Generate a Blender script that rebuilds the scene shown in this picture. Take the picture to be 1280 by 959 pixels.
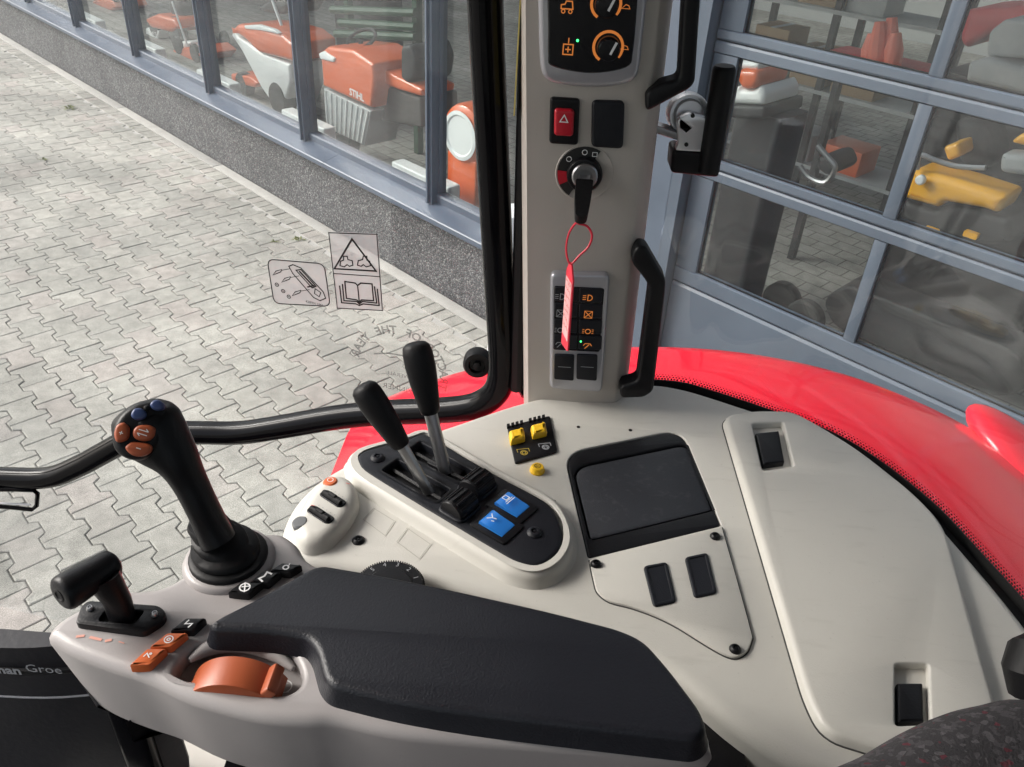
import bpy, math, random
from mathutils import Vector, Matrix
from mathutils.geometry import tessellate_polygon
random.seed(7)
R_ = math.radians
for o in list(bpy.data.objects): bpy.data.objects.remove(o)
scene = bpy.context.scene
COL = scene.collection

# ------------------------------------------------------------------ camera
FPX, CX, CY = 1030.0, 640.0, 479.5            # focal length and centre in photograph pixels (1280 x 959)
CAM = Vector((0, 0, 2.55))
_d = Vector((544 - CX, 1989 - CY, FPX)).normalized()      # world "down" seen in the camera (x right, y down, z forward)
_f = (Vector((0, 0, 1)) - _d * _d.z).normalized()
_r = _d.cross(_f)
ROT = Matrix((_r, _f, -_d))                    # camera (x right, y down, z forward) -> world
cam = bpy.data.cameras.new('camera'); camo = bpy.data.objects.new('camera', cam); COL.objects.link(camo)
cam.sensor_width = 36; cam.sensor_fit = 'HORIZONTAL'; cam.lens = FPX / 1280 * 36
cam.clip_start = 0.02; cam.clip_end = 600
right, up, back = ROT @ Vector((1, 0, 0)), ROT @ Vector((0, -1, 0)), ROT @ Vector((0, 0, -1))
M4 = Matrix((right, up, back)).transposed().to_4x4(); M4.translation = CAM
camo.matrix_world = M4
scene.camera = camo

# ------------------------------------------------------------------ sky, sun, exposure
SUN_EL, SUN_AZ = 36, -80          # azimuth clockwise from +Y: the light comes from the front left of the tractor
w = bpy.data.worlds.new('World'); scene.world = w; w.use_nodes = True
nt = w.node_tree; nt.nodes.clear()
sky = nt.nodes.new('ShaderNodeTexSky'); sky.sky_type = 'NISHITA'; sky.sun_disc = False
sky.sun_elevation = R_(SUN_EL); sky.sun_rotation = R_(SUN_AZ)
sky.air_density = 1.0; sky.dust_density = 4.0; sky.ozone_density = 1.0
hs = nt.nodes.new('ShaderNodeHueSaturation'); hs.inputs['Saturation'].default_value = 0.45
bg = nt.nodes.new('ShaderNodeBackground'); bg.inputs['Strength'].default_value = 0.13
out = nt.nodes.new('ShaderNodeOutputWorld')
nt.links.new(sky.outputs[0], hs.inputs['Color']); nt.links.new(hs.outputs[0], bg.inputs[0]); nt.links.new(bg.outputs[0], out.inputs[0])
sun = bpy.data.lights.new('sun', 'SUN'); sun.energy = 1.8; sun.angle = R_(28); sun.color = (1, .96, .9)
suno = bpy.data.objects.new('sun', sun); COL.objects.link(suno)
sd = Vector((math.sin(R_(SUN_AZ)) * math.cos(R_(SUN_EL)), math.cos(R_(SUN_AZ)) * math.cos(R_(SUN_EL)), math.sin(R_(SUN_EL))))
suno.rotation_euler = sd.to_track_quat('Z', 'Y').to_euler()
scene.view_settings.view_transform = 'Standard'; scene.view_settings.look = 'None'
scene.view_settings.gamma = 1; scene.view_settings.exposure = 1.17
scene.render.engine = 'CYCLES'
scene.cycles.transparent_max_bounces = 24; scene.cycles.max_bounces = 10
scene.cycles.use_denoising = True

# ------------------------------------------------------------------ helpers
X, Y, Z = Vector((1, 0, 0)), Vector((0, 1, 0)), Vector((0, 0, 1))
def ray(px, py): return ROT @ Vector((px - CX, py - CY, FPX))
def PZ(px, py, z): r = ray(px, py); return CAM + r * ((z - CAM.z) / r.z)
def PY(px, py, y): r = ray(px, py); return CAM + r * ((y - CAM.y) / r.y)

class Fr:
    """a plane frame: u, v in the plane, n out of it"""
    def __init__(s, O, u, v): s.O, s.u, s.v = Vector(O), Vector(u).normalized(), Vector(v).normalized(); s.n = s.u.cross(s.v)
    def __call__(s, a, b, c=0): return s.O + s.u * a + s.v * b + s.n * c
    def px(s, x, y, c=0):
        r = ray(x, y); q = s.O + s.n * c; t = (q - CAM).dot(s.n) / r.dot(s.n); p = CAM + r * t - s.O
        return (p.dot(s.u), p.dot(s.v))
    def pxs(s, pts, c=0): return [s.px(x, y, c) for x, y in pts]
    def at(s, a, b, c=0, ang=0):
        u = s.u * math.cos(ang) + s.v * math.sin(ang); v = s.v * math.cos(ang) - s.u * math.sin(ang)
        return Fr(s(a, b, c), u, v)

def area(p): return sum(p[i][0] * p[(i + 1) % len(p)][1] - p[(i + 1) % len(p)][0] * p[i][1] for i in range(len(p))) / 2
def ccw(p): return list(p) if area(p) > 0 else list(reversed(p))
def offset(p, d):
    n = len(p); o = []
    for i in range(n):
        a, b, c = p[i - 1], p[i], p[(i + 1) % n]
        e1 = Vector((b[0] - a[0], b[1] - a[1])); e2 = Vector((c[0] - b[0], c[1] - b[1]))
        if e1.length < 1e-9: e1 = e2
        if e2.length < 1e-9: e2 = e1
        e1.normalize(); e2.normalize()
        n1, n2 = Vector((-e1.y, e1.x)), Vector((-e2.y, e2.x))
        m = n1 + n2
        if m.length < 1e-6: m = n1
        m.normalize(); k = max(.5, m.dot(n1))
        o.append((b[0] + m.x * d / k, b[1] + m.y * d / k))
    return o
def rounded(p, r, seg=5):
    n = len(p); o = []
    for i in range(n):
        rr = r[i] if isinstance(r, (list, tuple)) else r
        a, b, c = Vector(p[i - 1]), Vector(p[i]), Vector(p[(i + 1) % n])
        d1, d2 = a - b, c - b
        l = min(rr, d1.length * .49, d2.length * .49)
        p0, p1 = b + d1.normalized() * l, b + d2.normalized() * l
        if rr <= 0: o.append(tuple(b)); continue
        for k in range(seg + 1):
            t = k / seg
            q = p0 * (1 - t) ** 2 + b * 2 * t * (1 - t) + p1 * t * t
            o.append(tuple(q))
    return o
def crom(p, n=6, closed=True):
    o = []; N = len(p)
    rng = range(N) if closed else range(N - 1)
    for i in rng:
        g = lambda k: Vector(p[k % N]) if closed else Vector(p[min(max(k, 0), N - 1)])
        a, b, c, d = g(i - 1), g(i), g(i + 1), g(i + 2)
        for k in range(n):
            t = k / n
            o.append(tuple(.5 * ((2 * b) + (c - a) * t + (2 * a - 5 * b + 4 * c - d) * t * t + (3 * b - a - 3 * c + d) * t ** 3)))
    if not closed: o.append(tuple(p[-1]))
    return o
def rect(w, h, cx=0, cy=0): return [(cx - w / 2, cy - h / 2), (cx + w / 2, cy - h / 2), (cx + w / 2, cy + h / 2), (cx - w / 2, cy + h / 2)]
def circ(r, n=20, cx=0, cy=0, r2=None, a0=0):
    return [(cx + r * math.cos(a0 + 2 * math.pi * i / n), cy + (r2 or r) * math.sin(a0 + 2 * math.pi * i / n)) for i in range(n)]

class MB:
    def __init__(s): s.V, s.F, s.M = [], [], []
    def add(s, vs, fs, m=0):
        b = len(s.V); s.V += [tuple(v) for v in vs]
        for f in fs: s.F.append([b + i for i in f]); s.M.append(m)
        return s
    def slab(s, outl, fr, c0, c1, r=0.0, seg=3, holes=(), m=0, hm=None, bottom=True, taper=0.0):
        """extruded outline with a rounded top edge; holes = [(outline, depth, r, floor_material)]"""
        p = ccw(outl); n = len(p); rings = []
        rings.append([fr(a, b, c0) for a, b in (offset(p, -taper) if taper else p)])
        if r > 0:
            for k in range(seg + 1):
                t = k / seg * math.pi / 2
                q = offset(p, r * (1 - math.cos(t))) if k else p
                rings.append([fr(a, b, c1 - r + r * math.sin(t)) for a, b in q])
            top = offset(p, r)
        else:
            rings.append([fr(a, b, c1) for a, b in p]); top = p
        V = []; F = []; Ms = []
        for g in rings: V += g
        for k in range(len(rings) - 1):
            for i in range(n):
                j = (i + 1) % n; F.append((k * n + i, k * n + j, (k + 1) * n + j, (k + 1) * n + i)); Ms.append(m)
        if bottom: F.append(tuple(reversed(range(n)))); Ms.append(m)
        base = (len(rings) - 1) * n
        if not holes:
            tri = tessellate_polygon([[Vector((a, b, 0)) for a, b in top]])
            idx = list(range(base, base + n))
            if len(top) <= 4: F.append(tuple(idx)); Ms.append(m)
            else:
                for t in tri: F.append(s._up(t, top, idx)); Ms.append(m)
        else:
            loops = [top]; idx = list(range(base, base + n)); flat = list(top)
            for (hp, dep, hr, fm) in holes:
                hp = ccw(hp); k = len(hp); o = offset(hp, -hr) if hr else hp
                b0 = len(V); V += [fr(a, b, c1) for a, b in o]
                loops.append(o); flat += o; idx += list(range(b0, b0 + k))
                prev = b0; hseg = 3 if hr else 0
                steps = []
                if hr:
                    for q in range(1, hseg + 1):
                        t = q / hseg * math.pi / 2
                        steps.append((offset(hp, -hr * (1 - math.sin(t))), c1 - hr * (1 - math.cos(t))))
                steps.append((hp, c1 - dep))
                for (pp, zz) in steps:
                    b1 = len(V); V += [fr(a, b, zz) for a, b in pp]
                    for i in range(k):
                        j = (i + 1) % k; F.append((prev + i, prev + j, b1 + j, b1 + i)); Ms.append(m if fm is None else (m if hr else fm))
                    prev = b1
                for t in tessellate_polygon([[Vector((a, b, 0)) for a, b in hp]]):
                    F.append(s._up(t, hp, list(range(prev, prev + k)))); Ms.append(m if fm is None else fm)
            for t in tessellate_polygon([[Vector((a, b, 0)) for a, b in l] for l in loops]):
                F.append(s._up(t, flat, idx)); Ms.append(m)
        b = len(s.V); s.V += [tuple(v) for v in V]
        for f, mm in zip(F, Ms): s.F.append([b + i for i in f]); s.M.append(mm)
        return s
    @staticmethod
    def _up(t, pts, idx):
        a, b, c = (pts[i] for i in t)
        ar = (b[0] - a[0]) * (c[1] - a[1]) - (c[0] - a[0]) * (b[1] - a[1])
        t = t if ar > 0 else (t[0], t[2], t[1])
        return tuple(idx[i] for i in t)
    def tube(s, path, rad, seg=12, m=0, caps=True, flat=None, side=None):
        """swept tube; rad number or list; flat=(ku,kv) squashes the section; side = preferred u axis"""
        path = [Vector(p) for p in path]; n = len(path); V = []; pu = None
        for i, p in enumerate(path):
            t = (path[min(i + 1, n - 1)] - path[max(i - 1, 0)]).normalized()
            if pu is None:
                ref = Vector(side) if side is not None else (Z if abs(t.z) < .9 else X)
                u = (ref - t * ref.dot(t)).normalized()
            else: u = (pu - t * pu.dot(t)).normalized()
            pu = u; v = t.cross(u)
            r = rad[i] if isinstance(rad, (list, tuple)) else rad
            ru, rv = (r if isinstance(r, tuple) else (r, r))
            if flat: ru, rv = ru * flat[0], rv * flat[1]
            V += [p + u * ru * math.cos(2 * math.pi * k / seg) + v * rv * math.sin(2 * math.pi * k / seg) for k in range(seg)]
        F = [(i * seg + k, i * seg + (k + 1) % seg, (i + 1) * seg + (k + 1) % seg, (i + 1) * seg + k) for i in range(n - 1) for k in range(seg)]
        if caps: F += [tuple(reversed(range(seg))), tuple(range((n - 1) * seg, n * seg))]
        return s.add(V, F, m)
    def lathe(s, prof, O, axis, seg=24, m=0, u=None, sy=1.0):
        """profile [(r, h)] turned about axis through O"""
        axis = Vector(axis).normalized(); u = Vector(u) if u is not None else (X if abs(axis.x) < .8 else Y)
        u = (u - axis * u.dot(axis)).normalized(); v = axis.cross(u); O = Vector(O); V = []
        for r, h in prof: V += [O + axis * h + (u * math.cos(2 * math.pi * k / seg) + v * sy * math.sin(2 * math.pi * k / seg)) * r for k in range(seg)]
        n = len(prof)
        F = [(i * seg + k, i * seg + (k + 1) % seg, (i + 1) * seg + (k + 1) % seg, (i + 1) * seg + k) for i in range(n - 1) for k in range(seg)]
        F += [tuple(reversed(range(seg))), tuple(range((n - 1) * seg, n * seg))]
        return s.add(V, F, m)
    def box(s, c, sz, fr=None, m=0, r=0.0):
        fr = fr or Fr((0, 0, 0), X, Y); c = Vector(c)
        return s.slab(rect(sz[0], sz[1], c.x, c.y) if not r else rounded(rect(sz[0], sz[1], c.x, c.y), r * 1.5, 3), fr, c.z - sz[2] / 2, c.z + sz[2] / 2, r=r, m=m)
    def ellipsoid(s, c, rx, ry, rz, fr=None, seg=20, rings=12, m=0):
        fr = fr or Fr((0, 0, 0), X, Y); c = Vector(c); V = []; 
        for i in range(rings + 1):
            t = math.pi * (i / rings) - math.pi / 2; ct = max(math.cos(t), .001)
            V += [fr(c.x + rx * ct * math.cos(2 * math.pi * k / seg), c.y + ry * ct * math.sin(2 * math.pi * k / seg), c.z + rz * math.sin(t)) for k in range(seg)]
        F = [(i * seg + k, i * seg + (k + 1) % seg, (i + 1) * seg + (k + 1) % seg, (i + 1) * seg + k) for i in range(rings) for k in range(seg)]
        return s.add(V, F, m)
    def stroke(s, pts, fr, w, c, closed=False, m=0):
        P = [Vector(p) for p in pts]; n = len(P); L = []
        for i in range(n):
            a = P[i - 1] if (i or closed) else P[i]; b = P[(i + 1) % n] if (i < n - 1 or closed) else P[i]
            d1 = (P[i] - a); d2 = (b - P[i])
            if d1.length < 1e-9: d1 = d2
            if d2.length < 1e-9: d2 = d1
            d1.normalize(); d2.normalize(); n1 = Vector((-d1.y, d1.x)); mm = n1 + Vector((-d2.y, d2.x))
            if mm.length < 1e-6: mm = n1
            mm.normalize(); k = max(.6, mm.dot(n1))
            L.append((P[i] + mm * w / 2 / k, P[i] - mm * w / 2 / k))
        V = [fr(q.x, q.y, c) for a, b in L for q in (a, b)]
        F = [(2 * i, 2 * i + 1, 2 * ((i + 1) % n) + 1, 2 * ((i + 1) % n)) for i in range(n if closed else n - 1)]
        return s.add(V, F, m)
    def text(s, txt, fr, size, c, m=0, mirror=False, center=True, bold=0.0, flatten=True):
        cu = bpy.data.curves.new('t', 'FONT'); cu.body = txt; cu.size = size; cu.resolution_u = 2; cu.offset = bold
        if center: cu.align_x = 'CENTER'; cu.align_y = 'CENTER'
        ob = bpy.data.objects.new('t', cu); COL.objects.link(ob)
        me = ob.to_mesh()
        V = [fr(-v.co.x if mirror else v.co.x, v.co.y, c) for v in me.vertices]
        F = [tuple(reversed(p.vertices)) if mirror else tuple(p.vertices) for p in me.polygons]
        ob.to_mesh_clear(); bpy.data.objects.remove(ob); bpy.data.curves.remove(cu)
        return s.add(V, F, m)
    def obj(s, name, mats, parent=None, smooth=True, angle=35, label=None, bevel=0.0):
        me = bpy.data.meshes.new(name); me.from_pydata(s.V, [], s.F)
        for mt in (mats if isinstance(mats, (list, tuple)) else [mats]): me.materials.append(mt)
        me.polygons.foreach_set('material_index', s.M); me.validate(); me.update()
        if smooth:
            me.shade_smooth(); me.set_sharp_from_angle(angle=R_(angle))
        o = bpy.data.objects.new(name, me); COL.objects.link(o)
        if parent is not None:
            o.parent = parent
            me.transform(Matrix.Translation(-wloc(parent)))
        if label: o['label'] = label
        if bevel:
            b = o.modifiers.new('bevel', 'BEVEL'); b.width = bevel; b.segments = 2; b.limit_method = 'ANGLE'
        return o
def wloc(o):
    v = Vector((0, 0, 0))
    while o is not None: v += o.location; o = o.parent
    return v
def thing(name, label, cat, loc=(0, 0, 0), group=None):
    o = bpy.data.objects.new(name, None); COL.objects.link(o); o.location = loc; o.empty_display_size = .1
    return tag(o, label, cat, group)
def tag(o, label, cat, group=None):
    o['label'] = label; o['category'] = cat
    if group: o['group'] = group
    return o
def struct(o, kind='structure'): o['kind'] = kind; return o

# ------------------------------------------------------------------ materials
def mat(name, col, rough=.5, metal=0.0, bump=0.0, bscale=400, var=0.0, vscale=8, coat=0.0, emit=None, es=1.0, spec=.5, wear=0.0, speck=0.0):
    m = bpy.data.materials.new(name); m.use_nodes = True; t = m.node_tree; b = t.nodes['Principled BSDF']
    b.inputs['Base Color'].default_value = (*col, 1); b.inputs['Roughness'].default_value = rough; b.inputs['Metallic'].default_value = metal
    b.inputs['Specular IOR Level'].default_value = spec
    if coat: b.inputs['Coat Weight'].default_value = coat; b.inputs['Coat Roughness'].default_value = .04
    if emit: b.inputs['Emission Color'].default_value = (*emit, 1); b.inputs['Emission Strength'].default_value = es
    tc = t.nodes.new('ShaderNodeTexCoord')
    if bump:
        n = t.nodes.new('ShaderNodeTexNoise'); n.inputs['Scale'].default_value = bscale; n.inputs['Detail'].default_value = 3
        bp = t.nodes.new('ShaderNodeBump'); bp.inputs['Strength'].default_value = bump; bp.inputs['Distance'].default_value = .001
        t.links.new(tc.outputs['Object'], n.inputs['Vector']); t.links.new(n.outputs[0], bp.inputs['Height']); t.links.new(bp.outputs[0], b.inputs['Normal'])
    if var:
        n = t.nodes.new('ShaderNodeTexNoise'); n.inputs['Scale'].default_value = vscale; n.inputs['Detail'].default_value = 6; n.inputs['Roughness'].default_value = .65
        mr = t.nodes.new('ShaderNodeMapRange'); mr.inputs[1].default_value = .25; mr.inputs[2].default_value = .75; mr.inputs[3].default_value = 1 - var; mr.inputs[4].default_value = 1 + var
        mx = t.nodes.new('ShaderNodeMix'); mx.data_type = 'RGBA'; mx.blend_type = 'MULTIPLY'; mx.inputs[0].default_value = 1
        mx.inputs[6].default_value = (*col, 1)
        t.links.new(tc.outputs['Object'], n.inputs['Vector']); t.links.new(n.outputs[0], mr.inputs[0]); t.links.new(mr.outputs[0], mx.inputs[7]); t.links.new(mx.outputs[2], b.inputs['Base Color'])
        m2 = t.nodes.new('ShaderNodeMapRange'); m2.inputs[1].default_value = .25; m2.inputs[2].default_value = .75; m2.inputs[3].default_value = max(rough - .08, .02); m2.inputs[4].default_value = rough + .1
        t.links.new(n.outputs[0], m2.inputs[0]); t.links.new(m2.outputs[0], b.inputs['Roughness'])
    if speck:  # dust specks and faint rub marks
        src = b.inputs['Base Color'].links[0].from_socket
        n = t.nodes.new('ShaderNodeTexNoise'); n.inputs['Scale'].default_value = 420; n.inputs['Detail'].default_value = 2
        mp = t.nodes.new('ShaderNodeMapping'); mp.inputs['Scale'].default_value = (30, 140, 30); mp.inputs['Rotation'].default_value = (0, 0, .7)
        n2 = t.nodes.new('ShaderNodeTexNoise'); n2.inputs['Scale'].default_value = 1; n2.inputs['Detail'].default_value = 9
        mr = t.nodes.new('ShaderNodeMapRange'); mr.inputs[1].default_value = .70; mr.inputs[2].default_value = .78; mr.inputs[3].default_value = 0; mr.inputs[4].default_value = speck
        m5 = t.nodes.new('ShaderNodeMapRange'); m5.inputs[1].default_value = .60; m5.inputs[2].default_value = .80; m5.inputs[3].default_value = 0; m5.inputs[4].default_value = speck * .8
        ad = t.nodes.new('ShaderNodeMath'); ad.operation = 'ADD'; mx = t.nodes.new('ShaderNodeMix'); mx.data_type = 'RGBA'; mx.inputs[7].default_value = (col[0] * .45, col[1] * .43, col[2] * .4, 1)
        t.links.new(tc.outputs['Object'], n.inputs['Vector']); t.links.new(tc.outputs['Object'], mp.inputs[0]); t.links.new(mp.outputs[0], n2.inputs['Vector'])
        t.links.new(n.outputs[0], mr.inputs[0]); t.links.new(n2.outputs[0], m5.inputs[0]); t.links.new(mr.outputs[0], ad.inputs[0]); t.links.new(m5.outputs[0], ad.inputs[1]); t.links.new(ad.outputs[0], mx.inputs[0])
        t.links.new(src, mx.inputs[6]); t.links.new(mx.outputs[2], b.inputs['Base Color'])
    if wear:   # pale dust specks and smears
        n = t.nodes.new('ShaderNodeTexNoise'); n.inputs['Scale'].default_value = 260; n.inputs['Detail'].default_value = 8
        n2 = t.nodes.new('ShaderNodeTexNoise'); n2.inputs['Scale'].default_value = 70; n2.inputs['Detail'].default_value = 5
        mu = t.nodes.new('ShaderNodeMath'); mu.operation = 'MULTIPLY'
        mr = t.nodes.new('ShaderNodeMapRange'); mr.inputs[1].default_value = .28; mr.inputs[2].default_value = .48; mr.inputs[3].default_value = 0; mr.inputs[4].default_value = wear
        mx = t.nodes.new('ShaderNodeMix'); mx.data_type = 'RGBA'; mx.inputs[6].default_value = (*col, 1); mx.inputs[7].default_value = (.32, .31, .3, 1)
        for q in (n, n2): t.links.new(tc.outputs['Object'], q.inputs['Vector'])
        t.links.new(n.outputs[0], mu.inputs[0]); t.links.new(n2.outputs[0], mu.inputs[1]); t.links.new(mu.outputs[0], mr.inputs[0]); t.links.new(mr.outputs[0], mx.inputs[0]); t.links.new(mx.outputs[2], b.inputs['Base Color'])
    return m
def glass(name, tint, refl, ior=1.45, dirt_haze=0.0):
    """single sheet glass: clear transmission with an angle-dependent mirror reflection"""
    m = bpy.data.materials.new(name); m.use_nodes = True; t = m.node_tree; t.nodes.clear()
    o = t.nodes.new('ShaderNodeOutputMaterial'); tr = t.nodes.new('ShaderNodeBsdfTransparent'); tr.inputs[0].default_value = (*tint, 1)
    gl = t.nodes.new('ShaderNodeBsdfGlossy'); gl.inputs['Roughness'].default_value = .004; gl.inputs[0].default_value = (.95, .97, 1, 1)
    lw = t.nodes.new('ShaderNodeLayerWeight'); lw.inputs[0].default_value = .5     # facing term, the same on both sides of the sheet
    fr = t.nodes.new('ShaderNodeMath'); fr.operation = 'POWER'; fr.inputs[1].default_value = 4.5; t.links.new(lw.outputs['Facing'], fr.inputs[0])
    f0 = refl + ((ior - 1) / (ior + 1)) ** 2
    mr = t.nodes.new('ShaderNodeMapRange'); mr.inputs[1].default_value = .0; mr.inputs[2].default_value = 1; mr.inputs[3].default_value = f0; mr.inputs[4].default_value = .9
    mx = t.nodes.new('ShaderNodeMixShader')
    t.links.new(fr.outputs[0], mr.inputs[0]); t.links.new(mr.outputs[0], mx.inputs[0]); t.links.new(tr.outputs[0], mx.inputs[1]); t.links.new(gl.outputs[0], mx.inputs[2])
    if dirt_haze:
        d1 = t.nodes.new('ShaderNodeBsdfDiffuse'); d1.inputs[0].default_value = (.95, .98, .97, 1); d2 = t.nodes.new('ShaderNodeBsdfTranslucent'); d2.inputs[0].default_value = (.95, .98, .97, 1)
        df = t.nodes.new('ShaderNodeMixShader'); t.links.new(d1.outputs[0], df.inputs[1]); t.links.new(d2.outputs[0], df.inputs[2])
        n = t.nodes.new('ShaderNodeTexNoise'); n.inputs['Scale'].default_value = 9; n.inputs['Detail'].default_value = 8; tc = t.nodes.new('ShaderNodeTexCoord')
        m3 = t.nodes.new('ShaderNodeMapRange'); m3.inputs[1].default_value = .35; m3.inputs[2].default_value = .7; m3.inputs[3].default_value = dirt_haze * .5; m3.inputs[4].default_value = dirt_haze
        m4 = t.nodes.new('ShaderNodeMixShader')
        t.links.new(tc.outputs['Object'], n.inputs['Vector']); t.links.new(n.outputs[0], m3.inputs[0]); t.links.new(m3.outputs[0], m4.inputs[0]); t.links.new(mx.outputs[0], m4.inputs[1]); t.links.new(df.outputs[0], m4.inputs[2]); mx = m4
    t.links.new(mx.outputs[0], o.inputs[0])
    return m
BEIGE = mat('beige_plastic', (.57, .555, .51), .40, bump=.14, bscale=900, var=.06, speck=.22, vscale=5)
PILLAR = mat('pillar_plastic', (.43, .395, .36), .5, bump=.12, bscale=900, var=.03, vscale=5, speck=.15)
LILAC = mat('armrest_plastic', (.34, .318, .315), .38, bump=.1, bscale=900, var=.05, vscale=6, speck=.2)
BLACK = mat('black_plastic', (.007, .007, .0085), .38, spec=.26, bump=.15, bscale=700, var=.15, vscale=20)
PANEL = mat('dark_panel_plastic', (.010, .011, .015), .46, spec=.3, bump=.2, bscale=900, var=.12, vscale=15)
GLOSSB = mat('black_gloss_paint', (.003, .003, .004), .14, spec=.13, var=.1, vscale=12)
RUBBER = mat('black_rubber', (.006, .006, .007), .5, spec=.24, bump=.2, bscale=300)
PAD = mat('armrest_vinyl', (.010, .011, .016), .42, spec=.4, bump=.3, bscale=820, var=.12, vscale=6)
TRAYM = mat('tray_mat', (.022, .024, .03), .5, bump=.3, bscale=800, wear=.09)
SCREEN = mat('panel_face', (.006, .006, .008), .25)
SILVER = mat('silver_plastic', (.42, .42, .45), .32, metal=.5)
CHROME = mat('bright_metal', (.8, .8, .82), .3, metal=.55, bump=.05)
STEEL = mat('brushed_steel', (.45, .45, .46), .33, metal=1, bump=.1, bscale=200)
ORANGE = mat('orange_plastic', (.60, .13, .035), .4, bump=.05, var=.05)
BURNT = mat('burnt_orange_plastic', (.38, .085, .03), .42, bump=.05, var=.05)
BLUE = mat('blue_plastic', (.02, .19, .62), .28, bump=.03)
NAVY = mat('dark_blue_button', (.04, .065, .17), .35)
YELLOW = mat('yellow_plastic', (.85, .52, .02), .35)
REDP = mat('red_paint', (.76, .005, .026), .5, spec=.08, coat=.65, var=.04, vscale=3)
REDB = mat('red_button', (.5, .01, .025), .35)
REDT = mat('red_tag_plastic', (.75, .03, .06), .4)
PINK = mat('tag_paper', (.75, .42, .42), .6, var=.1, vscale=60)
WHITE = mat('white_print', (.8, .8, .8), .5)
INK = mat('black_print', (.01, .01, .01), .6)
GREYP = mat('grey_print', (.33, .34, .36), .6)
REDPR = mat('red_print', (.62, .12, .1), .6)
GROOVE = mat('groove_shadow_gap', (.05, .05, .048), .8)  # dark sheet laid under panels, the shade of the gap painted in
EMIT_O = mat('backlit_orange', (.3, .1, .02), .5, emit=(1, .30, .06), es=.2)
EMIT_G = mat('green_led', (.02, .3, .05), .5, emit=(.05, 1, .2), es=1.6)
STICK = glass('sticker_film', (1, 1, 1), .0, dirt_haze=.62)
CABGL = glass('cab_glass', (.975, .985, .98), .0, 1.45, dirt_haze=.035)  # milky layer also painted in as the haze of reflections
FACGL = glass('showroom_glass', (.92, .94, .94), .004, 1.45, dirt_haze=.003)
DOORGL = glass('door_glass_sheet', (.93, .95, .95), .0, 1.42, dirt_haze=.003)
FRAME = mat('blue_grey_frame', (.066, .086, .122), .42, bump=.05, var=.14, vscale=4)
CLAD = mat('blue_grey_door_metal', (.068, .088, .118), .45, bump=.05, var=.12, vscale=3)
SEATF = None

# ------------------------------------------------------------------ ground and building frame
AZ = R_(45.4)
EF = Vector((-math.sin(AZ), math.cos(AZ), 0)); INW = Vector((math.cos(AZ), math.sin(AZ), 0)); UF = -EF
def fac(D): return Fr(INW * D, UF, Z)            # facade plane at distance D from the camera's foot; local (s, z), n towards the yard
GRD = Fr((0, 0, 0), UF, INW)                     # ground plane: local (s, D); n up
D0 = 3.03

def node_mat(name):
    m = bpy.data.materials.new(name); m.use_nodes = True; t = m.node_tree
    return m, t, t.nodes['Principled BSDF']
def ramp(t, stops):
    r = t.nodes.new('ShaderNodeValToRGB'); e = r.color_ramp.elements
    while len(e) < len(stops): e.new(.5)
    for q, (p, c) in zip(e, stops): q.position = p; q.color = (*c, 1)
    return r
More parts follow.
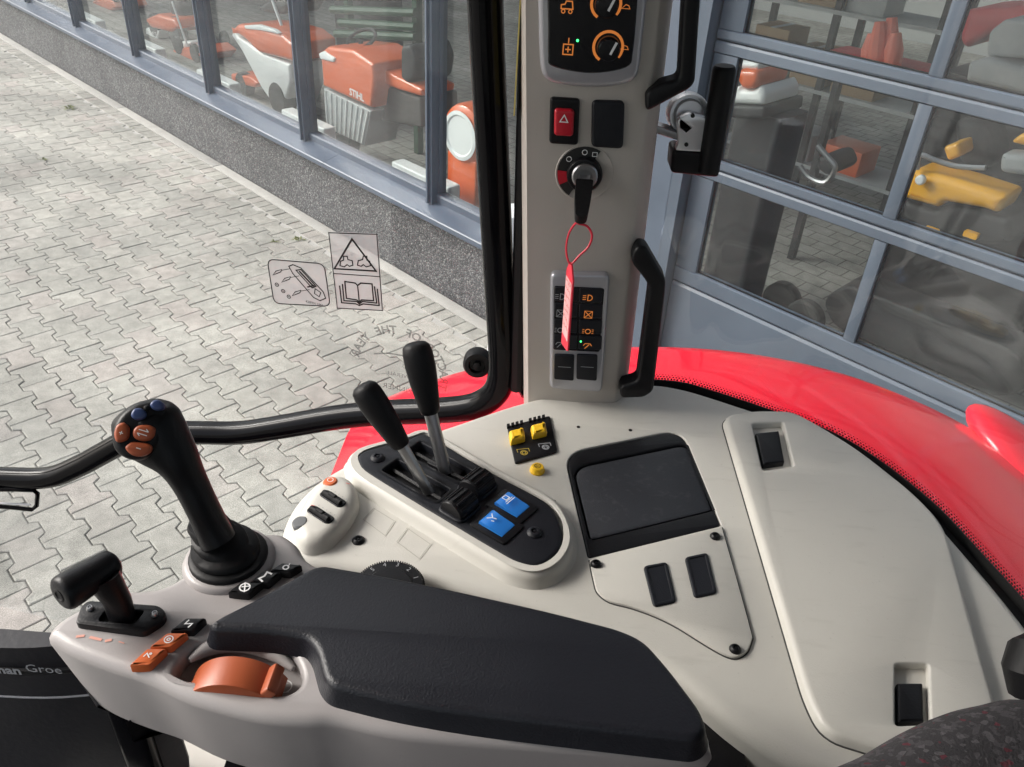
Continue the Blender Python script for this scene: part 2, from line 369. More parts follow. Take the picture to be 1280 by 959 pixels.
# paver concrete: tint per stone, mottling, moss and dust with a shape of their own
def paver_mat(name, brick=False):
    m, t, b = node_mat(name); L = t.links.new
    tc = t.nodes.new('ShaderNodeTexCoord'); geo = t.nodes.new('ShaderNodeNewGeometry'); oi = t.nodes.new('ShaderNodeObjectInfo')
    ad = t.nodes.new('ShaderNodeMath'); ad.operation = 'ADD'; fr = t.nodes.new('ShaderNodeMath'); fr.operation = 'FRACT'
    L(oi.outputs['Random'], ad.inputs[0]); L(geo.outputs['Random Per Island'], ad.inputs[1]); L(ad.outputs[0], fr.inputs[0])
    rp = ramp(t, [(0, (.315, .306, .278)), (.25, (.345, .336, .304)), (.5, (.29, .284, .26)), (.66, (.365, .354, .32)), (.84, (.34, .318, .293)), (.92, (.35, .318, .293)), (1, (.32, .312, .284))])
    rp.color_ramp.interpolation = 'LINEAR'
    L(fr.outputs[0], rp.inputs[0])
    n1 = t.nodes.new('ShaderNodeTexNoise'); n1.inputs['Scale'].default_value = 260; n1.inputs['Detail'].default_value = 4
    n2 = t.nodes.new('ShaderNodeTexNoise'); n2.inputs['Scale'].default_value = .9; n2.inputs['Detail'].default_value = 7
    n3 = t.nodes.new('ShaderNodeTexNoise'); n3.inputs['Scale'].default_value = 14; n3.inputs['Detail'].default_value = 6
    pos = geo.outputs['Position']
    for n in (n1, n2, n3): L(pos, n.inputs['Vector'])
    def mul(col, fac_out, lo, hi, a=.3, c=.7):
        mr = t.nodes.new('ShaderNodeMapRange'); mr.inputs[1].default_value = a; mr.inputs[2].default_value = c; mr.inputs[3].default_value = lo; mr.inputs[4].default_value = hi
        mx = t.nodes.new('ShaderNodeMix'); mx.data_type = 'RGBA'; mx.blend_type = 'MULTIPLY'; mx.inputs[0].default_value = 1
        L(fac_out, mr.inputs[0]); L(col, mx.inputs[6]); L(mr.outputs[0], mx.inputs[7]); return mx.outputs[2]
    c = mul(rp.outputs[0], n1.outputs[0], .62, 1.32); c = mul(c, n2.outputs[0], .68, 1.2, .34, .66); c = mul(c, n3.outputs[0], .82, 1.14)
    if brick:
        mp = t.nodes.new('ShaderNodeMapping'); mp.inputs['Rotation'].default_value = (0, 0, R_(90) - AZ + R_(0))
        br = t.nodes.new('ShaderNodeTexBrick'); br.inputs['Scale'].default_value = 1; br.inputs['Brick Width'].default_value = .2; br.inputs['Row Height'].default_value = .14
        br.inputs['Mortar Size'].default_value = .005; br.inputs['Color1'].default_value = (1, 1, 1, 1); br.inputs['Color2'].default_value = (.85, .83, .82, 1); br.inputs['Mortar'].default_value = (.35, .34, .32, 1)
        L(pos, mp.inputs[0]); L(mp.outputs[0], br.inputs[0])
        mx = t.nodes.new('ShaderNodeMix'); mx.data_type = 'RGBA'; mx.blend_type = 'MULTIPLY'; mx.inputs[0].default_value = 1; L(c, mx.inputs[6]); L(br.outputs[0], mx.inputs[7]); c = mx.outputs[2]
    L(c, b.inputs['Base Color']); b.inputs['Roughness'].default_value = .85
    bp = t.nodes.new('ShaderNodeBump'); bp.inputs['Strength'].default_value = .35; bp.inputs['Distance'].default_value = .002
    L(n1.outputs[0], bp.inputs['Height']); L(bp.outputs[0], b.inputs['Normal'])
    return m
PAVER = paver_mat('paver_concrete'); PAVER_FAR = paver_mat('paver_concrete_far', True)
SAND = mat('joint_sand', (.15, .142, .125), .95, bump=.5, bscale=300, var=.35, vscale=5)
CONC = mat('pale_concrete', (.36, .35, .33), .85, bump=.4, bscale=250, var=.14, vscale=9)

gm = MB(); gm.slab(rect(500, 500), GRD, -.3, -.022); ground = struct(gm.obj('ground', PAVER_FAR, smooth=False))
jb = MB(); jb.slab([(-15, -3.2), (2.6, -3.2), (2.6, 2.99), (-15, 2.99)], GRD, -.020, -.009); paving = struct(jb.obj('paving', SAND, smooth=False))

LP, PW, A_ = .2, .150, .0165
def stone_outline(g=.0024):
    h1, h2 = PW / 2 + A_ - g, PW / 2 - A_ - g; x0, x1, xe = .040, .060, LP / 2 - .0013
    p = [(-xe, -h1), (-x1, -h1), (-x0, -h2), (x0, -h2), (x1, -h1), (xe, -h1)]
    return p + [(-a, -b) for a, b in p]
so = stone_outline()
def stone_geo(mb, fr, dz=0.0):
    p = so; q = offset(p, .004); n = len(p)
    V = [fr(a, b, -.014) for a, b in p] + [fr(a, b, -.003 + dz) for a, b in p] + [fr(a, b, dz) for a, b in q]
    F = [(k * n + i, k * n + (i + 1) % n, (k + 1) * n + (i + 1) % n, (k + 1) * n + i) for k in (0, 1) for i in range(n)]
    # top: two end blocks and a waist
    T = 2 * n
    F += [(T + 0, T + 1, T + 10, T + 11), (T + 1, T + 2, T + 9, T + 10), (T + 2, T + 3, T + 8, T + 9), (T + 3, T + 4, T + 7, T + 8), (T + 4, T + 5, T + 6, T + 7)]
    mb.add(V, F)
VIS = [(0, 25), (0, 790), (60, 790), (150, 738), (240, 735), (345, 660), (420, 578), (455, 558), (600, 470), (600, 400)]
def inside(x, y, p):
    r = False
    for i in range(len(p)):
        (x1, y1), (x2, y2) = p[i - 1], p[i]
        if (y1 > y) != (y2 > y) and x < (x2 - x1) * (y - y1) / (y2 - y1) + x1: r = not r
    return r
def project(P):
    c = ROT.transposed() @ (Vector(P) - CAM)
    return None if c.z <= 0.05 else (CX + FPX * c.x / c.z, CY + FPX * c.y / c.z, c.z)
spots = []
j = 0
DB = 2.79                                        # paved field ends here; a brick course and a concrete strip run along the wall
while True:
    D = DB - PW * (j + .5) - A_
    if D < -2.9: break
    s = -14.6 + (LP / 2 if j % 2 else 0)
    while s < 2.2:
        spots.append((s, D)); s += LP
    j += 1
vis = []
for (s, D) in spots:
    q = project(GRD(s, D, 0))
    if q and inside(q[0], q[1], VIS): vis.append((q[2], s, D))
vis.sort(); near = set((s, D) for _, s, D in vis[:298])
ps = MB(); stone_geo(ps, Fr((0, 0, 0), UF, INW))
variants = []
for k in range(4):
    ps = MB(); stone_geo(ps, Fr((0, 0, 0), UF, INW)); o = ps.obj('paver', PAVER, paving, smooth=False); variants.append(o)
first = list(variants); cnt = 0; far = MB()
for (s, D) in spots:
    p = GRD(s + random.uniform(-.0012, .0012), D + random.uniform(-.0012, .0012), 0)
    if (s, D) in near:
        if first: o = first.pop()
        else: o = variants[cnt % 4].copy(); COL.objects.link(o)
        o.location = p + Z * random.uniform(-.0025, .0015); o.rotation_euler = (random.uniform(-.006, .006), random.uniform(-.006, .006), random.uniform(-.008, .008)); cnt += 1
    else:
        t = random.uniform(-.006, .006)
        stone_geo(far, Fr(p, UF * math.cos(t) + INW * math.sin(t), INW * math.cos(t) - UF * math.sin(t)), random.uniform(-.0025, .0015))
o = far.obj('pavers', PAVER, paving, smooth=False); o['kind'] = 'stuff'
q_ = MB(); q_.slab(rect(16.8, .08, -6.2, 2.762), GRD, -.008, -.0045); q_.obj('edge_fill', CONC, paving, smooth=False)
# straight brick course and concrete strip against the wall
cb = MB(); s = -14.6
while s < 2.2:
    f = Fr(GRD(s + .05, 2.855, random.uniform(-.002, .002)), UF, INW)
    cb.slab(rounded(rect(.095, .118), .003, 2), f, -.012, .0, r=.003, seg=1); s += .1
o = cb.obj('brick_course', PAVER, paving, smooth=False); o['kind'] = 'stuff'
st = MB()
for k in range(9):
    st.slab(rect(1.99, .09, -13.6 + 2 * k, 2.965), GRD, -.012, .004, r=.004, seg=2)
st.obj('edging_strip', CONC, paving)

# ------------------------------------------------------------------ showroom building
m, t, b = node_mat('washed_pebble_concrete'); L = t.links.new
geo = t.nodes.new('ShaderNodeNewGeometry')
v1 = t.nodes.new('ShaderNodeTexVoronoi'); v1.inputs['Scale'].default_value = 95; v1.inputs['Randomness'].default_value = 1
L(geo.outputs['Position'], v1.inputs['Vector'])
sp = t.nodes.new('ShaderNodeSeparateColor'); L(v1.outputs['Color'], sp.inputs[0])
rp = ramp(t, [(0, (.055, .055, .061)), (.4, (.082, .082, .089)), (.7, (.125, .125, .132)), (.9, (.18, .18, .182)), (1, (.27, .267, .262))]); L(sp.outputs[0], rp.inputs[0])
mr = t.nodes.new('ShaderNodeMapRange'); mr.inputs[1].default_value = .0; mr.inputs[2].default_value = .8; mr.inputs[3].default_value = 1.15; mr.inputs[4].default_value = .45
L(v1.outputs['Distance'], mr.inputs[0])
n2 = t.nodes.new('ShaderNodeTexNoise'); n2.inputs['Scale'].default_value = 2.2; n2.inputs['Detail'].default_value = 6; L(geo.outputs['Position'], n2.inputs['Vector'])
m2 = t.nodes.new('ShaderNodeMapRange'); m2.inputs[1].default_value = .3; m2.inputs[2].default_value = .7; m2.inputs[3].default_value = .8; m2.inputs[4].default_value = 1.25; L(n2.outputs[0], m2.inputs[0])
mm = t.nodes.new('ShaderNodeMath'); mm.operation = 'MULTIPLY'; L(mr.outputs[0], mm.inputs[0]); L(m2.outputs[0], mm.inputs[1])
mx = t.nodes.new('ShaderNodeMix'); mx.data_type = 'RGBA'; mx.blend_type = 'MULTIPLY'; mx.inputs[0].default_value = 1; L(rp.outputs[0], mx.inputs[6]); L(mm.outputs[0], mx.inputs[7])
L(mx.outputs[2], b.inputs['Base Color']); b.inputs['Roughness'].default_value = .8
bp = t.nodes.new('ShaderNodeBump'); bp.invert = True; bp.inputs['Strength'].default_value = .9; bp.inputs['Distance'].default_value = .006; L(v1.outputs['Distance'], bp.inputs['Height']); L(bp.outputs[0], b.inputs['Normal'])
PEBBLE = m
INWALL = mat('showroom_wall', (.45, .45, .44), .8, var=.05, vscale=2)
INFLOOR = mat('showroom_floor_tile', (.15, .145, .14), .45, var=.1, vscale=2)
ROOFM = mat('roof_metal', (.12, .13, .15), .5)
WHITEP = mat('white_enamel', (.78, .79, .78), .35)

bld = thing('showroom_building', 'showroom with blue-grey window frames above a dark washed-pebble plinth', 'building', GRD(-8, 3.2, 0))
def prism(mb, sec, s0, s1, m=0):
    """(D, z) cross-section swept along the facade from s0 to s1"""
    n = len(sec); a = sum(sec[i][0] * sec[(i + 1) % n][1] - sec[(i + 1) % n][0] * sec[i][1] for i in range(n))
    if a > 0: sec = sec[::-1]
    V = [GRD(s, d, z) for s in (s0, s1) for d, z in sec]
    F = [(i, (i + 1) % n, n + (i + 1) % n, n + i) for i in range(n)] + [tuple(reversed(range(n))), tuple(range(n, 2 * n))]
    return mb.add(V, F, m)
S_L, S_R = -15.65, -2.36
MULL = [-3.845 - 1.466 * k for k in range(9)]
MB_ = MB; q = MB(); prism(q, [(D0, -.2), (D0, .498), (3.2, .498), (3.2, -.2)], S_L, S_R); q.obj('plinth', PEBBLE, bld, smooth=False)
edges = [S_L, -13.7, -10.78, -7.82, -4.9, S_R]
for a, c in zip(edges, edges[1:]):
    q = MB(); prism(q, [(2.965, .486), (2.962, .490), (2.962, .518), (2.967, .524), (3.125, .566), (3.125, .500), (2.985, .500), (2.985, .486)], a + .002, c - .002); q.obj('sill', FRAME, bld, smooth=False)
ZT = 2.95
posts = MULL + [S_R + .03]
for s in posts:
    q = MB(); q.slab(rect(.06, .115, s, 3.115), GRD, .548, ZT, r=.003, seg=1)
    q.slab(rect(.012, .02, s, 3.050), GRD, .556, ZT - .01)
    q.obj('mullion', FRAME, bld)
bays = sorted(posts); panes = []
for a, c in zip(bays, bays[1:]):
    q = MB(); prism(q, [(3.095, .545), (3.092, .60), (3.098, .612), (3.165, .612), (3.165, .545)], a + .031, c - .031); q.obj('frame_rail', FRAME, bld, smooth=False)
    q = MB(); prism(q, [(3.095, ZT - .07), (3.095, ZT), (3.165, ZT), (3.165, ZT - .07)], a + .031, c - .031); q.obj('frame_rail', FRAME, bld, smooth=False)
    for e in (a + .036, c - .036):
        q = MB(); q.slab(rect(.010, .05, e, 3.135), GRD, .613, ZT - .071); q.obj('glazing_bead', FRAME, bld, smooth=False)
    q = MB(); q.slab([(a + .041, .612), (c - .041, .612), (c - .041, ZT - .07), (a + .041, ZT - .07)], fac(3.135), -.006, 0); q.obj('pane', FACGL, bld, smooth=False)
# cladding beside the door, fascia with unseen upper rows added to block sky, shell
q = MB(); q.slab(rect(.325, .2, -2.165, 3.12), GRD, .0, ZT); q.obj('cladding_panel', CLAD, bld, smooth=False)
for zz0, zz1 in ((ZT, 3.8), (3.81, 4.7), (4.96, 6.2), (6.21, 7.4)):
    q = MB(); prism(q, [(3.03, zz0), (3.03, zz1), (3.2, zz1), (3.2, zz0)], S_L, 6.0); q.obj('fascia_and_sky_block', CLAD, bld, smooth=False)
q = MB(); prism(q, [(3.04, 0), (3.04, ZT), (3.2, ZT), (3.2, 0)], 2.45, 6.0); q.obj('cladding_panel', CLAD, bld, smooth=False)
q = MB(); prism(q, [(14.0, 0), (14.0, 4.7), (14.2, 4.7), (14.2, 0)], S_L, 6.0); q.obj('back_wall', INWALL, bld, smooth=False)
for s in (S_L, 5.85):
    q = MB(); q.slab(rect(.15, 10.79, s + .075, 8.6), GRD, 0, 4.69); q.obj('side_wall', INWALL, bld, smooth=False)
for da, db in ((3.03, 3.6), (5.0, 7.2), (8.8, 10.2), (12.3, 14.3)):
    q = MB(); prism(q, [(da, 4.705), (da, 4.95), (db, 4.95), (db, 4.705)], S_L - .1, 6.1); q.obj('roof', ROOFM, bld, smooth=False)
for da, db in ((3.6, 5.0), (7.2, 8.8), (10.2, 12.3)):  # unseen roof openings added to light the machines inside
    q = MB(); prism(q, [(da + .001, 4.86), (da + .001, 4.87), (db - .001, 4.87), (db - .001, 4.86)], S_L - .1, 6.1); q.obj('added_skylight', glass('added_skylight_sheet', (.85, .87, .87), .05), bld, smooth=False)
q = MB(); q.slab([(S_L + .15, 3.21), (5.8, 3.21), (5.8, 13.99), (S_L + .15, 13.99)], GRD, -.015, .05); struct(q.obj('showroom_floor', PAVER_FAR, smooth=False))
for a, c in list(zip(bays, bays[1:]))[2:]:  # plain white boxes on feet for the pale strips behind the panes
    q = MB(); q.slab(rounded(rect(.62, .11, c - .42, 3.36), .02, 3), GRD, .30, .56, r=.012); q.slab(rect(.04, .06, c - .62, 3.36), GRD, .05, .30); q.slab(rect(.04, .06, c - .22, 3.36), GRD, .05, .30)
    tag(q.obj('casing', WHITEP), 'low white radiator standing inside behind a showroom pane', 'casing', 'white casings along the showroom window')

# ------------------------------------------------------------------ sectional door
door = thing('sectional_door', 'blue-grey sectional garage door with rows of glass panes', 'door', GRD(.2, 3.1, 0))
DS0, DS1, DD = -1.995, 2.44, 3.08
cols = [-1.88]
q = MB(); q.slab(rect(.012, .03, -2.0, 3.115), GRD, 0, ZT); q.obj('door_seal', RUBBER, door, smooth=False)
levels = [(.03, .765), (.771, 1.342), (1.348, 1.858), (1.864, 2.40), (2.406, 2.94)]
mpos = [-1.105 + .80 * k for k in range(5)]
for k, (z0, z1) in enumerate(levels):
    if k == 0:
        q = MB(); prism(q, [(DD - .002, z0), (DD - .004, z1 - .012), (DD + .004, z1), (DD + .05, z1), (DD + .05, z0)], DS0, DS1); q.obj('bottom_section', CLAD, door, smooth=False)
        continue
    zb, zt = z0 + (.075 if k == 1 else .040), z1 - .046
    def bar(sec, a, c, nm):
        q = MB(); prism(q, sec, a, c); return q.obj(nm, CLAD, door, smooth=False)
    bar([(DD + .004, z0), (DD - .002, z0 + .008), (DD - .002, zb - .004), (DD + .006, zb), (DD + .05, zb), (DD + .05, z0)], DS0, DS1, 'section_rail')
    bar([(DD + .006, zt), (DD - .002, zt + .004), (DD - .002, z1 - .008), (DD + .004, z1), (DD + .05, z1), (DD + .05, zt)], DS0, DS1, 'section_rail')
    vs = [(DS0, -1.88)] + [(x - .025, x + .025) for x in mpos] + [(DS1 - .115, DS1)]
    for a, c in vs:
        q = MB(); q.slab([(a, zb + .001), (c, zb + .001), (c, zt - .001), (a, zt - .001)], fac(DD + .045), 0, .044, r=.004, seg=2); q.obj('stile', CLAD, door)
    for (a0, a1), (b0, b1) in zip(vs, vs[1:]):
        q = MB(); q.slab([(a1, zb + .001), (b0, zb + .001), (b0, zt - .001), (a1, zt - .001)], fac(DD + .024), -.012, 0); q.obj('pane', DOORGL, door, smooth=False)
        q = MB(); w_ = .006
        for (x0, x1, y0, y1) in ((a1, b0, zb + .001, zb + w_), (a1, b0, zt - w_, zt - .001), (a1, a1 + w_, zb + w_ + .0005, zt - w_ - .0005), (b0 - w_, b0, zb + w_ + .0005, zt - w_ - .0005)):
            q.slab([(x0, y0), (x1, y0), (x1, y1), (x0, y1)], fac(DD + .022), 0, .006)
        q.obj('pane_seal', RUBBER, door, smooth=False)

# bollard beside the door
bs, bz = fac(2.1).px(641, 262)
q = MB(); q.lathe([(.072, 0), (.075, .01), (.075, bz - .015), (.07, bz - .004), (.055, bz), (.002, bz + .002)], GRD(bs, 2.1, 0), Z, 28)
q.lathe([(.13, 0), (.13, .012), (.08, .016)], GRD(bs, 2.1, 0), Z, 28)
tag(q.obj('bollard', mat('galvanised_steel', (.72, .74, .76), .5, metal=.0, bump=.1, var=.12, vscale=10)), 'plain pale grey steel bollard in front of the garage door frame', 'bollard')
print('bollard', bs, bz)

# weeds in the joints
WEED = mat('weed_leaf', (.13, .15, .035), .7, var=.3, vscale=40)
for k, (x, y, n, sz) in enumerate(((87, 136, 26, .07), (373, 300, 22, .05), (343, 303, 14, .04), (55, 200, 14, .045), (165, 160, 10, .03))):
    q = MB(); c = PZ(x, y, 0)
    for i in range(n):
        a = random.uniform(0, 6.28); l = sz * random.uniform(.4, 1); h = sz * random.uniform(.1, .5)
        d = Vector((math.cos(a), math.sin(a), 0)); s_ = Vector((-d.y, d.x, 0)) * sz * .1; b0 = c + d * l * .2 + Vector((random.uniform(-.01, .01), random.uniform(-.01, .01), -.004))
        q.add([b0, b0 + d * l * .5 + Z * h + s_, b0 + d * l * .5 + Z * h - s_, b0 + d * l + Z * h * .7], [(0, 2, 1), (1, 2, 3)])
    tag(q.obj('weed', WEED, smooth=False), 'small flat weed growing in a joint of the paving', 'weed', 'weeds in the paving joints')

# ------------------------------------------------------------------ tractor
ZC = 2.12
CON = Fr((0, 0, ZC), X, Y)
PIL = Fr((0, .61, 0), X, Z)
WIN = Fr((0, .715, 0), (1, -.2, 0), Z)
tractor = thing('tractor', 'red tractor with beige cab side console, switch pillar and curved rear fender', 'tractor', (.3, 0, 0))
def part(mb, name, mats, parent=None, label=None, **k): return mb.obj(name, mats, parent or tractor, label=label, **k)

# --- moulded side console
edge_px = [(352, 672), (356, 648), (372, 621), (398, 597), (432, 577), (470, 560), (520, 543), (580, 523), (640, 503), (700, 488), (760, 479), (815, 477), (850, 482), (880, 490), (930, 506), (962, 517), (1026, 540), (1084, 574), (1154, 630), (1206, 685), (1280, 773), (1330, 850)]
near_px = [(1345, 960), (1250, 1010), (1120, 1005), (1010, 962), (930, 915), (860, 858), (800, 818), (700, 775), (560, 735), (430, 706), (372, 694)]
con_out = crom(CON.pxs(edge_px + near_px), 4)
tray_px = [(706, 588), (711, 574), (729, 562), (841, 539), (860, 545), (871, 558), (902, 657), (735, 698)]
tray_o = rounded(CON.pxs([(705, 566), (852, 536), (902, 657), (735, 698)]), [.022, .022, .003, .003], 8)
q = MB(); q.slab(con_out, CON, -.34, 0, r=.010, seg=4, holes=[(tray_o, .016, .0012, None)], taper=-.02)
console = part(q, 'side_console', BEIGE)
def screw(parent, fr, x, y, c, r=.0032, m=None):
    a, b = fr.px(x, y, c); f = fr.at(a, b, c)
    q = MB(); q.lathe([(r * 1.25, -.001), (r * 1.25, .0006), (r, .0018), (r * .8, .0024), (r * .55, .0024), (r * .5, .0010), (.0001, .0010)], f.O, f.n, 16)
    q.slab(circ(r * .22, 6), f, .0010, .0021)
    return part(q, 'screw', m or BLACK, parent)
# storage tray liner
q = MB(); inner = rounded(CON.pxs([(715, 583), (862, 552), (893, 637), (737, 675)]), [.016, .016, .004, .006], 8)
q.slab(offset(ccw(tray_o), .0005), CON, -.0155, -.0005, r=.0015, seg=2, holes=[(inner, .006, .0015, 1)])
tray = part(q, 'storage_tray', [BLACK, TRAYM])
q = MB(); q.slab(offset(ccw(inner), .0015), CON, -.0066, -.0016, r=.0012, seg=2); part(q, 'rubber_mat', TRAYM, tray)
# triangular switch plate under the tray
pl_px = [(737, 702), (745, 740), (765, 754), (790, 761), (845, 785), (905, 819), (922, 823), (936, 812), (940, 798), (902, 662)]
plo = crom(CON.pxs([(737.0, 702), (741, 722), (746, 741), (762, 754), (790, 761), (820, 772), (848, 786), (880, 806), (905, 820), (921, 823.5), (934, 815), (940, 799), (934, 775), (921, 728), (902, 661)]), 3)
plo = CON.pxs([(737, 702), (740, 718)]) + crom(CON.pxs([(743, 731), (747, 742), (762, 753.5), (790, 761), (820, 772), (848, 786), (880, 806), (905, 820), (921, 823.5), (934, 815), (940, 799)]), 4, False) + CON.pxs([(934, 775), (921, 728), (902, 661)])
q = MB(); q.slab(offset(ccw(plo), -.0009), CON, -.002, .0004); gap = part(q, 'panel_gap_shade', GROOVE, console, smooth=False)
q = MB(); q.slab(plo, CON, 0, .0022, r=.001, seg=2); plate = part(q, 'switch_plate', BEIGE)
for x, y in ((745, 705.5), (894, 671), (919, 812)): screw(plate, CON, x, y, .0022)
for quad in ([(804, 707), (834, 701.5), (846, 752), (817, 758.5)], [(855.7, 696), (884.6, 690), (897, 741), (868, 747)]):
    o = rounded(CON.pxs(quad, .0035), .0035, 4)
    q = MB(); q.slab(o, CON, .001, .0036, r=.0012, seg=3, holes=[(offset(ccw(o), .0026), .0006, .0003, None)]); part(q, 'blank_cover', PANEL, plate)
for x, y in ((723, 534), (788, 538), (692.5, 627)):
    a, b = CON.px(x, y); q = MB(); q.lathe([(.0016, -.002), (.0016, .0004), (.0001, .0006)], CON(a, b), Z, 10); part(q, 'plug', RUBBER, console)

# large access cover with two latches
cov_px = [(905, 541), (911, 527), (940, 520), (986, 520), (1022, 538), (1072, 569), (1142, 625), (1178, 664), (1232, 862), (1210, 896), (1101, 925), (1044, 918), (1018, 898), (990, 828)]
co = rounded(CON.pxs([(902, 526), (940, 519.5), (988, 520), (1022, 538), (1072, 569), (1142, 625), (1178, 664), (1250, 920), (1150, 962), (1028, 924), (1006, 880)]), [.012, .01, .01, .03, .03, .03, .02, .02, .02, .02, .02], 6)
r1 = rounded(CON.pxs([(940, 529), (979, 527), (993, 583), (953, 588)], .007), .003, 3)
r2 = rounded(CON.pxs([(1119, 829), (1161, 829), (1164, 905), (1119, 907)], .007), .003, 3)
q = MB(); q.slab(offset(ccw(co), -.0016), CON, -.002, .0006); part(q, 'panel_gap_shade', GROOVE, console, smooth=False)
q = MB(); q.slab(co, CON, 0, .0070, r=.0045, seg=4, holes=[(r1, .0062, .0016, None), (r2, .0062, .0016, None)], taper=.001)
cover = part(q, 'access_cover', BEIGE)
for quad in ([(944, 541), (974, 538), (981, 577), (954, 581)], [(1121, 853), (1154, 853), (1156, 902), (1122, 903)]):
    o = rounded(CON.pxs(quad, .0055), .0015, 3)
    q = MB(); q.slab(o, CON, .0005, .0055, r=.0018, seg=3); part(q, 'latch', BLACK, cover)

# yellow rocker pair and round yellow button
bl = CON.pxs([(634, 532.5), (687.6, 519), (697, 564), (644, 579)], .002)
q = MB(); q.slab(rounded(bl, .003, 3), CON, -.001, .002, r=.001, seg=2); ysw = part(q, 'hydraulic_switch', BLACK)
for cx, cy in ((646.5, 541), (674, 534)):
    o = CON.pxs([(cx - 10.5, cy - 4), (cx + 8, cy - 8.5), (cx + 10.5, cy + 4.5), (cx - 8, cy + 9)], .008)
    q = MB(); q.slab(rounded(o, .002, 4), CON, .001, .008, r=.0032, seg=3); part(q, 'rocker', YELLOW, ysw)
    for dy, mm in ((-13, 0),):
        for k in range(4):
            o = CON.pxs([(cx - 13 + k * 5.5, cy + dy + 2 - k * 1.4), (cx - 9.5 + k * 5.5, cy + dy + 1.1 - k * 1.4), (cx - 9 + k * 5.5, cy + dy + 5 - k * 1.4), (cx - 12.5 + k * 5.5, cy + dy + 6 - k * 1.4)], .0032)
            q = MB(); q.slab(o, CON, .001, .0032); part(q, 'grip_rib', BLACK, ysw)
for (cx, cy) in ((655, 566), (682, 559)):
    a, b = CON.px(cx, cy, .0023); q = MB(); f = CON.at(a, b, 0, .25)
    q.stroke(circ(.0028, 14), f, .0007, .0023, True); q.stroke(rect(.0028, .0028), f, .0006, .0023, True); q.stroke([(-.005, .001), (-.005, .005), (.005, .005), (.005, .001)], f, .0006, .0023); part(q, 'symbol', mat('dim_yellow_print', (.45, .33, .05), .5) if cx < 660 else GREYP, ysw, smooth=False)
a, b = CON.px(672, 584, .004); f = CON.at(a, b, 0)
q = MB(); q.lathe([(.0062, 0), (.0062, .0012), (.0055, .0016), (.0053, .004), (.0045, .0050), (.0001, .0052)], f.O, Z, 20, 0)
q.stroke(circ(.0026, 12), f, .0005, .0054, True, 1); q.stroke([(-.0018, -.001), (.0018, -.001)], f, .0005, .0054, m=1); q.stroke([(-.0018, .0009), (.0018, .0009)], f, .0005, .0054, m=1)
part(q, 'push_button', [YELLOW, INK])

# lever panel: beige rim and dark plate
lp_px = [(443.7, 578), (449, 568), (462, 562), (486, 556), (510, 549), (524, 543.5), (536, 545), (556, 556), (584, 573), (626, 597), (664, 617), (688, 632), (702, 653), (706, 678), (694, 700), (671, 712), (645, 708), (614, 691), (553, 654), (492, 618), (452, 593)]
lpo = crom(CON.pxs(lp_px, .010), 4)
rim = crom(CON.pxs([(433, 577), (442, 564), (462, 555.5), (486, 549), (510, 542), (526, 537), (542, 539), (562, 550), (590, 566), (632, 590), (672, 611), (698, 627), (715, 650), (719, 682), (706, 708), (676, 724), (641, 719), (607, 701), (546, 664), (486, 627), (443, 598)], .008), 4)
q = MB(); q.slab(rim, CON, -.001, .012, r=.009, seg=5, holes=[(offset(ccw(lpo), -.0006), .008, .0025, None)], taper=.003); part(q, 'lever_panel_rim', BEIGE)
def quad_h(pts, c): return rounded(CON.pxs(pts, c), .002, 3)
slotA = quad_h([(477, 588), (497, 574), (563, 611), (545, 627)], .0125)
slotB = quad_h([(505, 566), (525, 552), (593, 589), (575, 603)], .0125)
q = MB(); q.slab(lpo, CON, .004, .0125, r=.005, seg=3, holes=[(slotA, .0075, .0012, 1), (slotB, .0075, .0012, 1)])
lp = part(q, 'lever_panel', [PANEL, RUBBER])
for x, y in ((472, 572.5), (668, 666)): screw(lp, CON, x, y, .0128, .0045, PANEL)
# raised slot frames and inner guides
for sl in (slotA, slotB):
    q = MB(); q.stroke(offset(ccw(sl), -.0016), CON, .0018, .0132, True); part(q, 'slot_frame', BLACK, lp, smooth=False)
for (x0, y0, x1, y1) in ((490, 584, 552, 622), (516, 562, 582, 598)):
    for d in (0,):
        A, B_ = CON.px(x0 + d, y0, .009), CON.px(x1 + d, y1, .009); q = MB()
        q.tube([CON(*A, .0065), CON(*B_, .0065)], .0022, 6); part(q, 'slot_guide', BLACK, lp)
# ribbed flow knobs
for x, y in ((597, 603), (575, 629)):
    a, b = CON.px(x, y, .018); f = CON.at(a, b, 0)
    ax = (CON(*CON.px(x + 30, y - 24)) - CON(*CON.px(x, y))).normalized()
    q = MB(); q.lathe([(.002, -.0105), (.0095, -.0105), (.0105, -.009), (.0105, .009), (.0095, .0105), (.002, .0105)], f(0, 0, .0145), ax, 22)
    for k in range(14):
        t = k / 14 * 2 * math.pi; u = Z * math.cos(t) + ax.cross(Z) * math.sin(t)
        q.tube([f(0, 0, .0145) + u * .0104 - ax * .0088, f(0, 0, .0145) + u * .0104 + ax * .0088], .0012, 6)
    part(q, 'flow_knob', BLACK, lp)
    q = MB(); q.slab(rounded(rect(.026, .024), .006, 4), f.at(0, 0, 0, math.atan2(ax.y, ax.x)), .0115, .0145, r=.0015); part(q, 'knob_seat', PANEL, lp)
